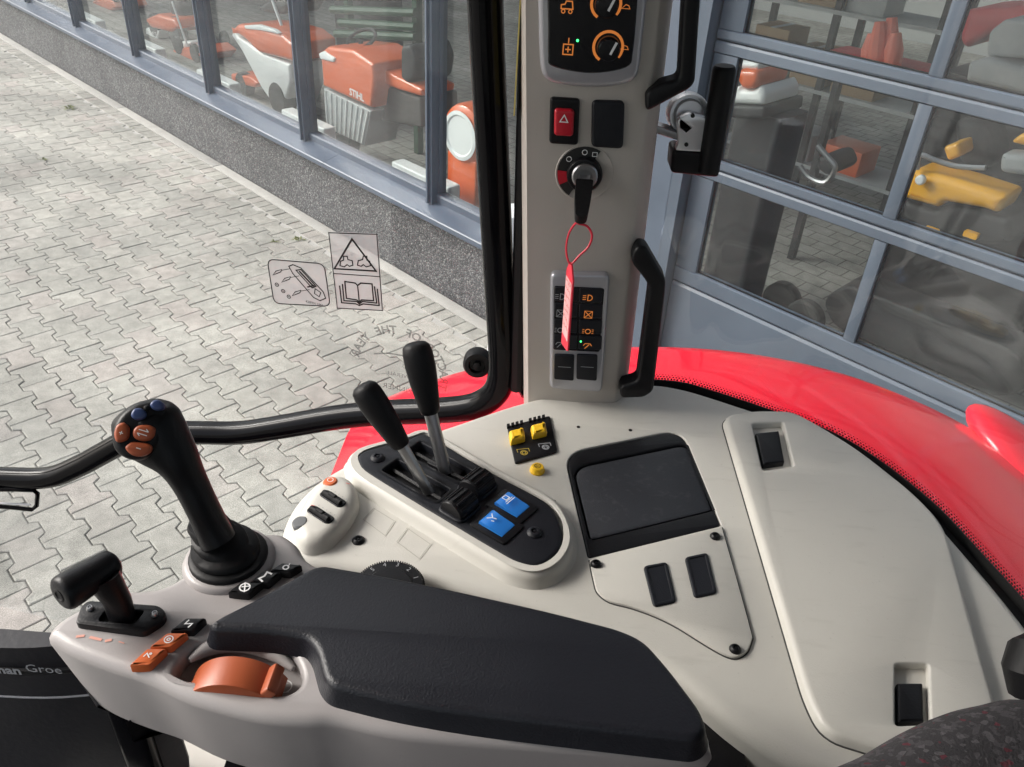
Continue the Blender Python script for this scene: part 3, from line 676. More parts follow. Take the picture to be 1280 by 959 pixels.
# blue rockers in their frame
for quad, sym in (([(608, 642), (628, 639), (645, 662), (622, 672)], 0), ([(623, 625), (638, 616), (656, 631), (643, 645)], 1)):
    pass
for (cx, cy, sym) in ((640, 631, 0), (621, 654.5, 1)):
    U = (Vector(CON.px(cx + 26, cy + 15, .014)) - Vector(CON.px(cx, cy, .014))).normalized(); ang = math.atan2(U.y, U.x)
    a, b = CON.px(cx, cy, .015); f = CON.at(a, b, 0, ang)
    q = MB(); q.slab(rounded(rect(.0325, .0245), .003, 3), f, .011, .0140, r=.001, seg=2); part(q, 'switch_bezel', BLACK, lp)
    q = MB(); n = 10; Wd = .0076
    prof = [(-.0106, .0135), (-.0104, .0160), (-.0088, .0172), (0, .0157), (.0085, .0150), (.0104, .0143), (.0106, .0130)]
    V = [f(x, yy, z) for yy in (-Wd, Wd) for x, z in prof]; k = len(prof)
    F = [(i, i + 1, k + i + 1, k + i) for i in range(k - 1)] + [tuple(range(k - 1, -1, -1)), tuple(range(k, 2 * k))]
    q.add(V, [tuple(reversed(F_)) if False else F_ for F_ in F]); sw = part(q, 'blue_rocker', BLUE, lp, angle=50)
    q = MB()
    if sym: q.stroke([(-.007, .003), (-.004, 0), (-.007, -.003)], f, .0008, .0183); q.stroke([(-.004, 0), (-.001, .001)], f, .0008, .0181); q.stroke([(-.003, -.003), (-.001, -.002)], f, .0008, .0181)
    else: q.stroke(rect(.004, .004, -.006, 0), f, .0007, .0184, True); q.stroke([(-.003, -.004), (-.003, .004)], f, .0006, .0184); q.stroke([(-.0015, -.005), (-.0015, .005)], f, .0006, .0182)
    part(q, 'symbol', WHITE, lp, smooth=False)
# two control levers
def lever(base, mid, top, w, lab, yoff):
    A = PZ(*base, ZC + .006); Yb = A.y
    M_ = PY(*mid, Yb + yoff * .5); T = PY(*top, Yb + yoff)
    root = bpy.data.objects.new('control_lever', None); COL.objects.link(root); root.parent = tractor; root.location = A - wloc(tractor); root['label'] = lab
    q = MB(); q.tube([A, A + (M_ - A) * .5, M_, M_ + (T - M_) * .3], .0052, 10, flat=(1, .7)); part(q, 'stem', STEEL, root)
    d = (T - M_); L = d.length; dn = d.normalized()
    prof = [(-.02, .45), (.0, .62), (.06, .72), (.2, .82), (.45, .97), (.68, 1.05), (.85, 1.03), (.94, .93), (.985, .7), (1.0, .35)]
    q = MB(); q.tube([M_ + d * t for t, r in prof], [(w * r, w * .82 * r) for t, r in prof], 18, side=X); part(q, 'knob', RUBBER, root, angle=60)
    q = MB(); q.box((0, 0, .004), (.03, .011, .008), CON.at(*CON.px(*base), 0, -.55), r=.001); part(q, 'slide', BLACK, root)
lever((537, 616), (502, 557), (452, 481), .0106, 'control lever with the black knob tilted furthest forward', .02)
lever((557, 592), (538, 516), (519, 428), .0112, 'control lever with the black knob standing more upright', .03)

# oval switch pod with sliders
pod_px = [(366, 657), (373, 639), (386, 616), (401, 600), (416, 592), (430, 592), (442, 600), (447, 613), (444, 630), (431, 651), (412, 670), (394, 676), (376, 673)]
po = crom(CON.pxs(pod_px, .012), 4)
q = MB(); q.slab(po, CON, -.001, .013, r=.009, seg=5, taper=.001); pod = part(q, 'switch_pod', BEIGE)
for (cx, cy) in ((416, 623.5), (400.5, 643.5)):
    a, b = CON.px(cx, cy, .013); a2, b2 = CON.px(cx + 14, cy + 9, .013); an = math.atan2(b2 - b, a2 - a); f = CON.at(a, b, .013, an)
    q = MB(); q.slab(rounded(rect(.023, .0085), .004, 5), f, -.004, .0008, r=.0006, seg=1); sl = part(q, 'slider_slot', BLACK, pod)
    q = MB(); q.tube([f(-.009, -.0007, .0016), f(.009, -.0007, .0016)], .0022, 8); q.tube([f(-.003, 0, .003), f(.003, 0, .003)], .0020, 8); part(q, 'slider', RUBBER, pod)
    q = MB()
    for k in range(5): q.stroke([(-.008 + k * .004, .0055), (-.008 + k * .004, .0066)], f, .0004, .0003)
    part(q, 'scale_mark', GREYP, pod, smooth=False)
for (x, y, mt, r) in ((413, 600.5, ORANGE, .0056), (375, 650, mat('grey_button', (.12, .125, .13), .5), .0058)):
    a, b = CON.px(x, y, .014); q = MB(); q.lathe([(r, -.006), (r, .002), (r * .8, .0032), (.0001, .0034)], CON(a, b, .0105 if mt is ORANGE else .0098), Z + (X * -.1 if mt is ORANGE else X * -.12 - Y * .1), 18)
    if mt is ORANGE: q.stroke(circ(.0022, 10), CON.at(a, b, .0105), .0005, .0041, True, 1)
    part(q, 'push_button', [mt, WHITE], pod)
q = MB(); a, b = CON.px(392, 634, .0133); q.text('<>', CON.at(a, b, 0, -.6), .006, .0134); q.obj('symbol', REDPR, pod)
a, b = CON.px(433, 603, .0133); q = MB(); q.stroke([(-.003, 0), (.003, 0)], CON.at(a, b, 0, -.3), .0006, .0126); q.obj('symbol', REDPR, pod)
screw(console, CON, 448, 676, .0, .0038)
for c4 in ([(454, 650), (467, 636), (493, 652), (481, 670)], [(496, 678), (509, 661), (538, 681), (524, 699)]):
    q = MB(); q.stroke(CON.pxs(c4), CON, .0006, .0006, True); q.obj('pressed_square', mat('pressed_line', (.42, .41, .37), .6), console, smooth=False)
# numbered dial half hidden behind the armrest
a, b = CON.px(487, 739, .006)
f = CON.at(a, b, 0); q = MB(); q.lathe([(.0235, -.002), (.0235, .009), (.0215, .0112), (.015, .0118), (.014, .013), (.0001, .0135)], f.O, Z, 48)
for k in range(90):
    t = k / 90 * 2 * math.pi; q.tube([f(.0232 * math.cos(t), .0232 * math.sin(t), .001), f(.0230 * math.cos(t), .0230 * math.sin(t), .0105)], .0005, 5)
dial = part(q, 'numbered_dial', BLACK)
for k, ch in enumerate(('F', '5', '4', '3', '2', '1')):
    t = R_(165 - k * 28); g = f.at(.018 * math.cos(t), .018 * math.sin(t), .0, t - math.pi / 2); q = MB(); q.text(ch, g, .0048, .0122); part(q, 'numeral', GREYP, dial, smooth=False)

# --- switch pillar
zb = ZC - .03; zt = 2.90
def xs(px, py): p = PY(px, py, .61); return p.x, p.z
xl0, zl0 = xs(659, 497); xl1, zl1 = xs(656, 0); xr0, zr0 = xs(778, 500); xr1, zr1 = xs(836, 0)
lin = lambda z, x0, z0, x1, z1: x0 + (x1 - x0) * (z - z0) / (z1 - z0)
def pil_sec(z):
    l, r = lin(z, xl0, zl0, xl1, zl1), lin(z, xr0, zr0, xr1, zr1)
    p = [(l, .69), (l - .004, .640), (l, .614), (l + .006, .6105), ((l + r) / 2, .6085), (r - .012, .6105), (r - .003, .615), (r + .004, .628), (r + .010, .66), (r + .008, .69)]
    return crom(p[1:-1], 4, False)[0:] if False else p
secs = [zb + (zt - zb) * k / 12 for k in range(13)]
q = MB(); n = 10
dense = []
for z in secs:
    p = pil_sec(z); pts = [p[0]] + crom(p[1:-1], 4, False) + [p[-1]]
    dense.append([Vector((a, b, z)) for a, b in pts])
n = len(dense[0]); V = [v for g in dense for v in g]
q.add(V, [(i * n + k, i * n + (k + 1) % n, (i + 1) * n + (k + 1) % n, (i + 1) * n + k) for i in range(12) for k in range(n)] + [tuple(reversed(range(n))), tuple(range(12 * n, 13 * n))])
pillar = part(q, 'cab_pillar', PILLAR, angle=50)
# foot flange of the pillar and the black seal on its left
q = MB(); q.tube([(xl0 - .010, .652, ZC - .02), (xl1 - .012, .652, zt)], .0065, 8, flat=(1, 1)); part(q, 'window_seal', RUBBER)
q = MB(); q.box((xl1 - .0035, .640, 2.435), (.001, .014, .14)); q.obj('caution_strip', mat('pale_yellow_label', (.62, .52, .16), .5, var=.2, vscale=90), pillar, smooth=False)
# climate panel
def pl(pts, c): return PIL.pxs(pts, c)
cs = MB(); outl = crom(pl([(673, 20), (674, 60), (677, 90), (688, 103), (712, 108), (740, 110), (770, 108), (790, 102), (799, 88), (803, 55), (807, 20), (811, -30), (812, -90), (800, -112), (742, -118), (684, -112), (672, -90), (672, -30)], .007), 4)
cs.slab(outl, PIL, -.002, .008, r=.004, seg=3); climate = part(cs, 'climate_panel', SILVER)
fo = crom(pl([(685, 30), (685, 70), (688, 82), (712, 89), (740, 92), (768, 89), (787, 82), (791, 68), (795, 30), (798, -20), (799, -80), (790, -100), (742, -104), (694, -100), (684, -80), (684, -20)], .009), 3)
cs = MB(); cs.slab(fo, PIL, .004, .0088, r=.0008, seg=1); part(cs, 'panel_face', SCREEN, climate)
for (x, y, r) in ((758, 6, .0098), (760.5, 60, .0100)):
    a, b = PIL.px(x, y, .012); f = PIL.at(a, b, 0)
    q = MB(); q.stroke([(r * math.cos(R_(t)), r * math.sin(R_(t))) for t in range(-40, 241, 14)], f, .0019, .0092); part(q, 'dial_ring', EMIT_O, climate, smooth=False)
    q = MB(); q.lathe([(r * .80, .008), (r * .78, .018), (r * .68, .020), (.0001, .0203)], f.O, f.n, 26); part(q, 'dial_knob', SCREEN, climate)
    q = MB(); q.stroke([(r * .1, -r * .25), (r * .45, r * .55)], f, .0016, .0208); part(q, 'pointer', WHITE, climate, smooth=False)
def glyph(parent, fr, x, y, c, kind, mt, sc=1.0):
    a, b = fr.px(x, y, c); f = fr.at(a, b, 0); q = MB(); k = .001 * sc
    if kind == 'grid': q.stroke(rect(7 * k, 7 * k), f, .9 * k, c, True); q.stroke([(-2 * k, 0), (2 * k, 0)], f, .9 * k, c); q.stroke([(0, -2 * k), (0, 2 * k)], f, .9 * k, c + .0001); q.stroke([(0, 4.2 * k), (0, 8 * k)], f, .8 * k, c)
    elif kind == 'lamp': q.stroke([(4 * k * math.cos(R_(t)), 3.6 * k * math.sin(R_(t))) for t in range(-90, 91, 20)] + [(-1 * k, 3.6 * k), (-1 * k, -3.6 * k)], f, 1 * k, c, True); [q.stroke([(-7 * k, d * k), (-3 * k, d * k)], f, .9 * k, c) for d in (-2.4, 0, 2.4)]
    elif kind == 'sun': q.stroke(circ(3 * k, 14), f, 1 * k, c, True); [q.stroke([(s * 4.4 * k, d * k), (s * 6.6 * k, d * k)], f, .8 * k, c) for s in (-1, 1) for d in (-2.4, 0, 2.4)]
    elif kind == 'car': q.stroke([(-5 * k, -2 * k), (-5 * k, 1 * k), (-2 * k, 1.5 * k), (-1 * k, 4 * k), (4 * k, 4 * k), (5 * k, -2 * k)], f, 1 * k, c, True); [q.stroke(circ(1.5 * k, 8, s, -4 * k), f, .8 * k, c, True) for s in (-3 * k, 3 * k)]
    elif kind == 'cross': [q.stroke([(-4 * k, s * 4 * k), (4 * k, -s * 4 * k)], f, 1 * k, c + s * .00005) for s in (-1, 1)]; q.stroke(rect(9 * k, 9 * k), f, .7 * k, c, True)
    elif kind == 'wiper': q.stroke([(-5 * k, 0), (-3 * k, 3 * k), (3 * k, 3 * k), (5 * k, 0)], f, 1 * k, c); q.stroke([(-3 * k, -4 * k), (2 * k, 2 * k)], f, 1.1 * k, c)
    elif kind == 'tri': q.stroke([(-4 * k, -3 * k), (4 * k, -3 * k), (0, 4 * k)], f, 1.3 * k, c, True)
    elif kind == 'fan': q.stroke([(-6 * k, -2 * k), (5 * k, -2 * k), (3 * k, 2 * k), (-1 * k, 3 * k)], f, 1 * k, c, True)
    elif kind == 'dash': q.stroke([(-7 * k, 0), (7 * k, 0)], f, .7 * k, c)
    part(q, 'symbol', mt, parent, smooth=False)
glyph(climate, PIL, 709, 8, .0094, 'car', EMIT_O, .8); glyph(climate, PIL, 710, 62, .0094, 'grid', EMIT_O, .95)
glyph(climate, PIL, 783, 9, .0094, 'fan', EMIT_O, .5); glyph(climate, PIL, 781, 60, .0094, 'fan', EMIT_O, .5)
a, b = PIL.px(722, 51, .0095); q = MB(); q.lathe([(.0009, .008), (.0009, .0093), (.0001, .0098)], PIL(a, b), PIL.n, 10); part(q, 'led', EMIT_G, climate)
# hazard switch and blank cover
q = MB(); q.slab(rounded(pl([(687.5, 122), (725, 124), (722.5, 182), (686.5, 180)], .004), .003, 4), PIL, -.002, .0045, r=.0018, seg=3); hz = part(q, 'hazard_switch', BLACK)
q = MB(); q.slab(rounded(pl([(693, 136), (718, 137.5), (716.5, 171.5), (692.5, 170)], .0075), .003, 4), PIL, .003, .0080, r=.0022, seg=3); part(q, 'rocker', REDB, hz)
glyph(hz, PIL, 705, 149, .0083, 'tri', WHITE, .72)
q = MB(); q.slab(rounded(pl([(740, 125.5), (781, 127), (779, 186.5), (739, 184)], .004), .004, 4), PIL, -.002, .0050, r=.002, seg=3); part(q, 'blank_cover', PANEL, pillar)
# ignition lock
a, b = PIL.px(730.5, 217, .002); f = PIL.at(a, b, 0)
q = MB(); q.lathe([(.0222, -.001), (.0222, .0012), (.0215, .002), (.0205, .0016), (.0001, .0016)], f.O, f.n, 40); lock = part(q, 'ignition_lock', PILLAR)
q = MB(); ring = [(.0206 * math.cos(R_(t)), .0206 * math.sin(R_(t))) for t in range(60, 241, 9)] + [(.0125 * math.cos(R_(t)), .0125 * math.sin(R_(t))) for t in range(240, 59, -9)]
q.slab(ring, f, .001, .0026); part(q, 'position_plate', INK, lock, smooth=False)
q = MB(); q.slab([(.0205 * math.cos(R_(t)), .0205 * math.sin(R_(t))) for t in range(176, 210, 8)] + [(.0135 * math.cos(R_(t)), .0135 * math.sin(R_(t))) for t in range(208, 175, -8)], f, .002, .0031); part(q, 'off_mark', REDB, lock, smooth=False)
for t, g in ((95, 'sun'), (68, 'car'), (140, 'fan')):
    q = MB(); ff = f.at(.0166 * math.cos(R_(t)), .0166 * math.sin(R_(t)), 0)
    q.stroke(circ(.0019, 10) if g != 'car' else rect(.0034, .003), ff, .0005, .0030, True)
    part(q, 'symbol', WHITE, lock, smooth=False)
q = MB(); q.lathe([(.0135, .001), (.0135, .006), (.0125, .0075), (.0105, .0078), (.0105, .0065), (.0001, .0065)], f.O, f.n, 32); part(q, 'lock_collar', BLACK, lock)
q = MB(); q.lathe([(.0098, .006), (.0098, .0085), (.0088, .0095), (.0055, .0095), (.005, .0085), (.0001, .0085)], f.O, f.n, 28); part(q, 'lock_barrel', STEEL, lock)
LOCK = f(0, 0, .009)
# lower key pad
q = MB(); q.slab(rounded(pl([(688, 341), (762.5, 342.5), (752.5, 491), (687, 486)], .006), [.006] * 4, 5), PIL, -.002, .007, r=.003, seg=3); pad = part(q, 'light_switch_panel', SILVER)
q = MB(); q.slab(rounded(pl([(692.5, 358), (755.5, 361), (749.5, 441), (691.5, 438)], .008), .002, 3), PIL, .003, .0078, r=.0008, seg=1); part(q, 'key_field', SCREEN, pad)
for r in range(4):
    for c in range(2):
        x0, y0 = 693.5 + c * 31 - r * .3, 359.5 + r * 19.8 + c * 1.2
        q = MB(); q.slab(rounded(pl([(x0, y0), (x0 + 29, y0 + .8), (x0 + 28, y0 + 18), (x0 - .6, y0 + 17)], .009), .0012, 2), PIL, .006, .0088, r=.0006, seg=1); part(q, 'key', PANEL, pad)
        glyph(pad, PIL, (701.5 if c == 0 else 736) - r * .6, (371, 392, 413, 431)[r] + 1.5 * c, .0091, ('lamp', 'cross', 'sun', 'wiper')[r], EMIT_O if c else GREYP, .72)
a, b = PIL.px(726, 427, .009); q = MB(); q.lathe([(.0008, .008), (.0008, .0092), (.0001, .0096)], PIL(a, b), PIL.n, 8); part(q, 'led', EMIT_G, pad)
for (x0, x1) in ((693, 718), (721, 747)):
    q = MB(); q.slab(rounded(pl([(x0, 443.5), (x1, 444.5), (x1 - 1, 476.5), (x0 - .4, 474.5)], .009), .0015, 2), PIL, .004, .0092, r=.001, seg=2); part(q, 'wide_key', PANEL, pad)
    glyph(pad, PIL, (x0 + x1) / 2, 459, .0095, 'dash', GREYP, .8)

# grab handles on the pillar's right side
def handle(pts, Ys, rad, name, label):
    P = [PY(x, y, yy) for (x, y), yy in zip(pts, Ys)]
    P = [Vector(p) for p in crom([tuple(p) for p in P], 4, False)]
    q = MB(); q.tube(P, rad, 12, flat=(1, 1.35), side=Y); return part(q, name, BLACK, label=label)
g1 = MB()
def barpoly(pts, Yc, wid, name, label, r=.003):
    f = Fr((0, Yc, 0), X, Z); o = rounded(f.pxs(pts, wid / 2), .004, 4)
    q = MB(); q.slab(o, f, -wid / 2, wid / 2, r=r, seg=3); return part(q, name, BLACK, label=label)
barpoly([(790, 318), (797, 308), (808, 309), (833, 352), (831, 372), (817, 490), (805, 498), (776, 499), (775, 484), (797, 477), (812, 360), (806, 350), (790, 330)], .608, .016, 'grab_handle', 'lower black grab handle beside the pillar')
barpoly([(880, -60), (869, 104), (862, 112), (808, 141), (807, 116), (828, 104), (849, 99), (858, -60)], .612, .016, 'grab_handle', 'upper black grab handle beside the pillar')
# rear side window latch with upright grip
root = bpy.data.objects.new('window_latch', None); COL.objects.link(root); root.parent = tractor; LY = .655; root.location = PY(870, 200, LY) - wloc(tractor)
root['label'] = 'window latch with upright black grip and bright metal plate'
f = Fr((0, LY, 0), X, Z)
T, B_ = PY(906, 82, LY - .012), PY(888, 195, LY - .012)
d = (B_ - T).normalized(); q = MB(); q.tube([T, T + d * .0015, T + d * .004, B_ + d * .012], [.0072, .0084, .0088, .0088], 20); part(q, 'grip', RUBBER, root)
q = MB(); q.slab(rounded(f.pxs([(841, 187), (902, 192), (899, 223), (838, 217)], .014), .004, 4), f, -.010, .014, r=.003, seg=3); part(q, 'latch_block', BLACK, root)
q = MB(); q.slab(rounded(f.pxs([(848, 180), (846, 150), (862, 141), (884, 148), (883, 190), (843, 188)], .012), .003, 4), f, .006, .013, r=.001, seg=2, holes=[(f.pxs([(850, 148), (865, 160), (858, 166), (850, 160)], .013), .005, 0, 1)]); q.obj('metal_plate', [CHROME, INK], root)
a, b = f.px(861, 143, -.006); q = MB(); q.lathe([(.0162, -.014), (.0162, .0), (.0152, .003), (.0138, .003), (.0134, -.002), (.0118, -.002), (.0118, .002), (.0105, .004), (.0001, .004)], f(a, b, -.006), (f.n + Z * .15), 30); q.obj('round_fitting', CHROME, root)
q = MB(); q.slab(rounded(f.pxs([(818, 155), (850, 166), (850, 176), (819, 166)], .004), .001, 2), f, -.008, .006, r=.001); q.obj('latch_bar', STEEL, root)
for x, y in ((866, 145), (858, 181)):
    a, b = f.px(x, y, .014); q = MB(); q.lathe([(.0016, .011), (.0016, .0142), (.0008, .0148)], f(a, b), f.n, 10); q.obj('screw', INK, root)

# --- glossy black grab rail round the front corner
def rp(px, py, depth): r = ray(px, py) / FPX; return CAM + r * depth
vert = [PY(604 + (k - 3) * 0, -140, .66) if k < 0 else None for k in range(0)]
path = [PY(596, -190, .66), PY(604, -60, .66), PY(608, 40, .66), PY(614, 160, .66), PY(620, 280, .66), PY(625, 380, .66), PY(628, 440, .66), PY(627, 470, .661), PY(619, 491, .663), PY(600, 505, .667), PY(575, 511, .672), PY(530, 514, .685), PY(480, 516, .70), PY(420, 522, .712), PY(350, 534, .722), PY(300, 541, .730), PY(250, 541, .737), PY(200, 541, .744), PY(165, 548, .748), PY(130, 566, .752), PY(100, 582, .755), PY(60, 597, .758), PY(0, 597, .765), PY(-80, 594, .775), PY(-160, 590, .79)]
path = crom([tuple(p) for p in path], 4, False)
q = MB(); q.tube(path, .0136, 20); part(q, 'grab_rail', GLOSSB, angle=60)
# small wire clip under the rail
c = [PY(-20, 612, .75), PY(20, 612, .75), PY(42, 613, .75), PY(47, 617, .75), PY(46, 632, .75), PY(40, 637, .75), PY(10, 634, .75), PY(-20, 632, .75)]
q = MB(); q.tube(c, .0028, 8); part(q, 'wire_clip', GLOSSB)
q = MB(); q.tube([PY(-20, 628, .751), PY(38, 631, .751)], .0014, 8); part(q, 'clip_wire', CHROME)
# round hinge and strap at the window corner
H = PY(597, 453, .70); q = MB(); q.lathe([(.0125, -.008), (.0145, -.006), (.0145, .006), (.0125, .010), (.0085, .010), (.0075, .006), (.0001, .006)], H, -Y + Z * .2, 26); q.lathe([(.004, .004), (.004, .012), (.0001, .013)], H, -Y + Z * .2, 6); part(q, 'window_hinge', RUBBER)
q = MB(); q.tube([PY(612, 458, .70), PY(640, 452, .69), PY(650, 468, .675), PY(662, 492, .66)], [.006, .008, .009, .009], 10); part(q, 'hinge_arm', GLOSSB)
q = MB(); q.tube([PY(640, 450, .68), PY(652, 466, .66), PY(660, 474, .655)], .0016, 8); part(q, 'hinge_pin', CHROME)

# --- side window with its stickers
wz0, wz1 = 1.45, 2.89
q = MB(); q.slab([(-1.0, wz0), (xl0 - .002, wz0), (xl0 - .002, wz1), (-1.0, wz1)], WIN, -.005, 0); win = part(q, 'side_window', CABGL, smooth=False)
def sticker(pts, r): 
    q = MB(); o = rounded(WIN.pxs(pts, .0006), r, 6); q.slab(o, WIN, .0002, .0005); ob = q.obj('sticker', [STICK], win, smooth=False)
    return offset(ccw(o), .0008)
q = MB(); o = sticker([(410, 290), (472, 292), (479, 389), (421, 386)], .0005); q.stroke(o, WIN, 0.00101, .0008, True)
P = lambda l: WIN.pxs(l, .0008)
q.stroke(P([(440, 299), (418, 336), (470, 339)]), WIN, 0.00220, .0008, True)
q.stroke(P([(417, 342), (475, 346)]), WIN, 0.00101, .0008)
for dx, sc in ((433, 1), (455, -1)):
    tr = [(-9, 9), (-8, 1), (-4, -1), (-4, -8), (1, -8), (2, -2), (8, 0), (9, 8), (4, 10), (1, 7), (-3, 11)]
    q.stroke(P([(dx + x * sc * .9, 326 + y * .7) for x, y in tr]), WIN, 0.00119, .0008, True)
# open book
q.stroke(P([(431, 352), (444, 354), (447, 357), (451, 354), (465, 355), (467, 376), (452, 375), (449, 378), (446, 375), (433, 373)]), WIN, 0.00152, .0008, True)
q.stroke(P([(447, 357), (449, 377)]), WIN, 0.00135, .0008)
q.stroke(P([(428, 355), (430, 376), (446, 377), (449, 380), (453, 377), (471, 379), (468, 358)]), WIN, 0.00152, .0008)
q.stroke(P([(424.5, 357), (427, 378.5), (445, 380), (449, 382), (454, 380), (474, 382), (471.5, 361)]), WIN, 0.00152, .0008)
q.obj('warning_pictogram', INK, win, smooth=False)
q = MB(); o = sticker([(333, 323), (406, 329), (414, 384), (342, 380)], .009); q.stroke(o, WIN, 0.00119, .0008, True)
P2 = [(361, 333), (366, 331), (376, 335), (404, 365), (407, 373), (400, 376), (392, 372), (366, 342)]
q.stroke(P(P2), WIN, 0.00119, .0008, True)
q.stroke(P([(370, 338), (376, 337), (395, 358), (390, 360)]), WIN, 0.00135, .0008, True); q.stroke(P([(374, 339), (391, 357)]), WIN, 0.00202, .0008)
q.stroke(P([(394, 361), (401, 366), (399, 371), (393, 367)]), WIN, 0.00101, .0008, True); q.stroke(P([(384, 359), (393, 357)]), WIN, 0.00169, .0008)
for (x, y) in ((347, 341), (358, 350), (371, 367)):
    q.stroke(P([(x - 6, y + 3), (x - 2, y - 2), (x + 5, y - 4), (x + 4, y - 1), (x - 1, y + 1)]), WIN, 0.00101, .0008, True); q.stroke(P([(x + 5, y - 3), (x + 16, y - 5)]), WIN, 0.00068, .0008)
for (x, y) in ((346, 356), (354, 364), (361, 371)):
    a, b = WIN.px(x, y, .0008); q.stroke(circ(.0020, 10, a, b), WIN, 0.00085, .0008, True); q.stroke([(a - .001, b), (a + .001, b)], WIN, 0.00085, .0008)
a, b = WIN.px(393, 379.5, .0008); q.text('4289911M1', WIN.at(a, b, 0, -.09), .0042, .0008)
q.obj('lever_pictogram', INK, win, smooth=False)
# ring of lettering stuck on the outside, read in mirror writing from here
q = MB(); cx, cy = WIN.px(499, 463, 0); rx = .0500; s_ = 'TRACTOR OF THE YEAR'
for k, ch in enumerate(s_):
    t = R_(-13 + 9.9 * k)
    if ch == ' ': continue
    q.text(ch, WIN.at(cx + rx * math.cos(t), cy + rx * math.sin(t), 0, t - math.pi / 2), .0135, .0006, mirror=True, bold=.0004)
for yy, tx, sz in ((-.006, 'OVERALL', .007), (-.024, 'WINNER', .010)): q.text(tx, WIN.at(cx, cy + yy, 0, -.05), sz, .0006, mirror=True)
q.stroke([(-.028 + cx, cy + .016), (-.012 + cx, cy + .020), (.006 + cx, cy + .020), (.012 + cx, cy + .030), (.022 + cx, cy + .028), (.026 + cx, cy + .012)], WIN, .0018, .0006)
q.obj('award_lettering', glass('etched_film', (.46, .47, .47), .0, dirt_haze=.1), win, smooth=False)

# --- curved rear window with dotted border and rubber
curve = [Vector(CON.px(x, y)) for x, y in [(800, 477), (850, 481), (880, 489), (930, 505), (962, 516), (1026, 538), (1084, 571), (1154, 626), (1206, 681), (1280, 765), (1340, 850), (1372, 960)]]
curve = [Vector(p) for p in crom([tuple(p) for p in curve], 5, False)]
nrm = []
for i in range(len(curve)):
    d = (curve[min(i + 1, len(curve) - 1)] - curve[max(i - 1, 0)]).normalized(); nrm.append(Vector((-d.y, d.x)))
def sheet(off0, off1, z0, z1, nz=1):
    q = MB(); n = len(curve); V = []
    for o_ in (off0, off1):
        for z in (z0, z1):
            V += [Vector((c.x + m.x * o_, c.y + m.y * o_, z)) for c, m in zip(curve, nrm)]
    F = []
    for i in range(n - 1):
        F += [(i, i + 1, n + i + 1, n + i), (2 * n + i + 1, 2 * n + i, 3 * n + i, 3 * n + i + 1), (n + i, n + i + 1, 3 * n + i + 1, 3 * n + i), (i + 1, i, 2 * n + i, 2 * n + i + 1)]
    F += [(0, n, 3 * n, 2 * n), (n - 1, 3 * n - 1, 4 * n - 1, 2 * n - 1)]
    return q.add(V, F)
rw = part(sheet(.012, .017, 1.9, 2.89), 'rear_side_window', CABGL)
part(sheet(.0105, .0118, 1.9, ZC - .004), 'window_border', INK, rw)
part(sheet(.002, .010, ZC - .06, ZC - .012), 'window_rubber', RUBBER)
q = MB(); L = 0
dots = []
acc = 0
for i in range(len(curve) - 1):
    p0, p1 = curve[i], curve[i + 1]; seg = (p1 - p0).length; t = 0
    while acc < seg:
        t = acc / seg; p = p0.lerp(p1, t); m_ = nrm[i]; d = (p1 - p0).normalized()
        for r_, (dz, rr) in enumerate(((.0002, .0011), (.0026, .0009), (.0048, .0006))):
            sh = .0014 * (r_ % 2)
            O = Vector((p.x + m_.x * .0117 + d.x * sh, p.y + m_.y * .0117 + d.y * sh, ZC - .003 + dz))
            fr = Fr(O, Vector((d.x, d.y, 0)), Z); q.add([fr(rr * math.cos(a), rr * math.sin(a), 0) for a in [k * math.pi / 3 for k in range(6)]], [tuple(range(6))])
        acc += .0028
    acc -= seg
o = part(q, 'border_dots', INK, rw, smooth=False); o['kind'] = 'stuff'
a_ = PY(823, 467, .655); q = MB(); f = Fr((a_.x, .6, a_.z), X, Z)
# --- red rear fender
FX, FZ, FR_, FY = .255, 1.08, .89, 1.02
prof = [(.44, .004), (.45, .005), (.47, .007), (.50, .008), (.66, .010), (.80, .008), (.90, .003), (.965, -.006), (.995, -.018), (1.012, -.036), (1.02, -.065), (1.02, -.11), (1.012, -.11), (1.005, -.06), (.985, -.03), (.94, -.016), (.80, -.008), (.44, -.008)]
n = len(prof); q = MB(); V = []; NA = 72; a0, a1 = R_(122.5), R_(2)
for i in range(NA + 1):
    t = a0 + (a1 - a0) * i / NA
    for y, h in prof:
        r = FR_ + h; V.append(Vector((FX + r * math.cos(t), y, FZ + r * math.sin(t))))
F = [(i * n + k, (i + 1) * n + k, (i + 1) * n + (k + 1) % n, i * n + (k + 1) % n) for i in range(NA) for k in range(n)] + [tuple(range(n)), tuple(reversed(range(NA * n, NA * n + n)))]
q.add(V, F); fender = part(q, 'fender', REDP, angle=60)
fp = None
r = ray(1285, 570)
# raised lamp housing on the fender
best = None
for k in range(400):
    P_ = CAM + r * (.0005 + k * .000004 * 1); 
    rad = math.hypot(P_.x - FX, P_.z - FZ)
    if rad < FR_ + .01: best = P_; break
if best is None: best = Vector((.72, .85, 1.84))
tdir = Vector((best.z - FZ, 0, -(best.x - FX))).normalized(); up_ = Vector((best.x - FX, 0, best.z - FZ)).normalized()
ff = Fr(best + tdir * .05, tdir, Y)
if ff.n.dot(up_) < 0: ff = Fr(best + tdir * .05, tdir, -Y)
q = MB(); q.ellipsoid((.03, 0, -.012), .18, .14, .038, ff, 36, 18); part(q, 'lamp_housing', REDP, fender, angle=60)
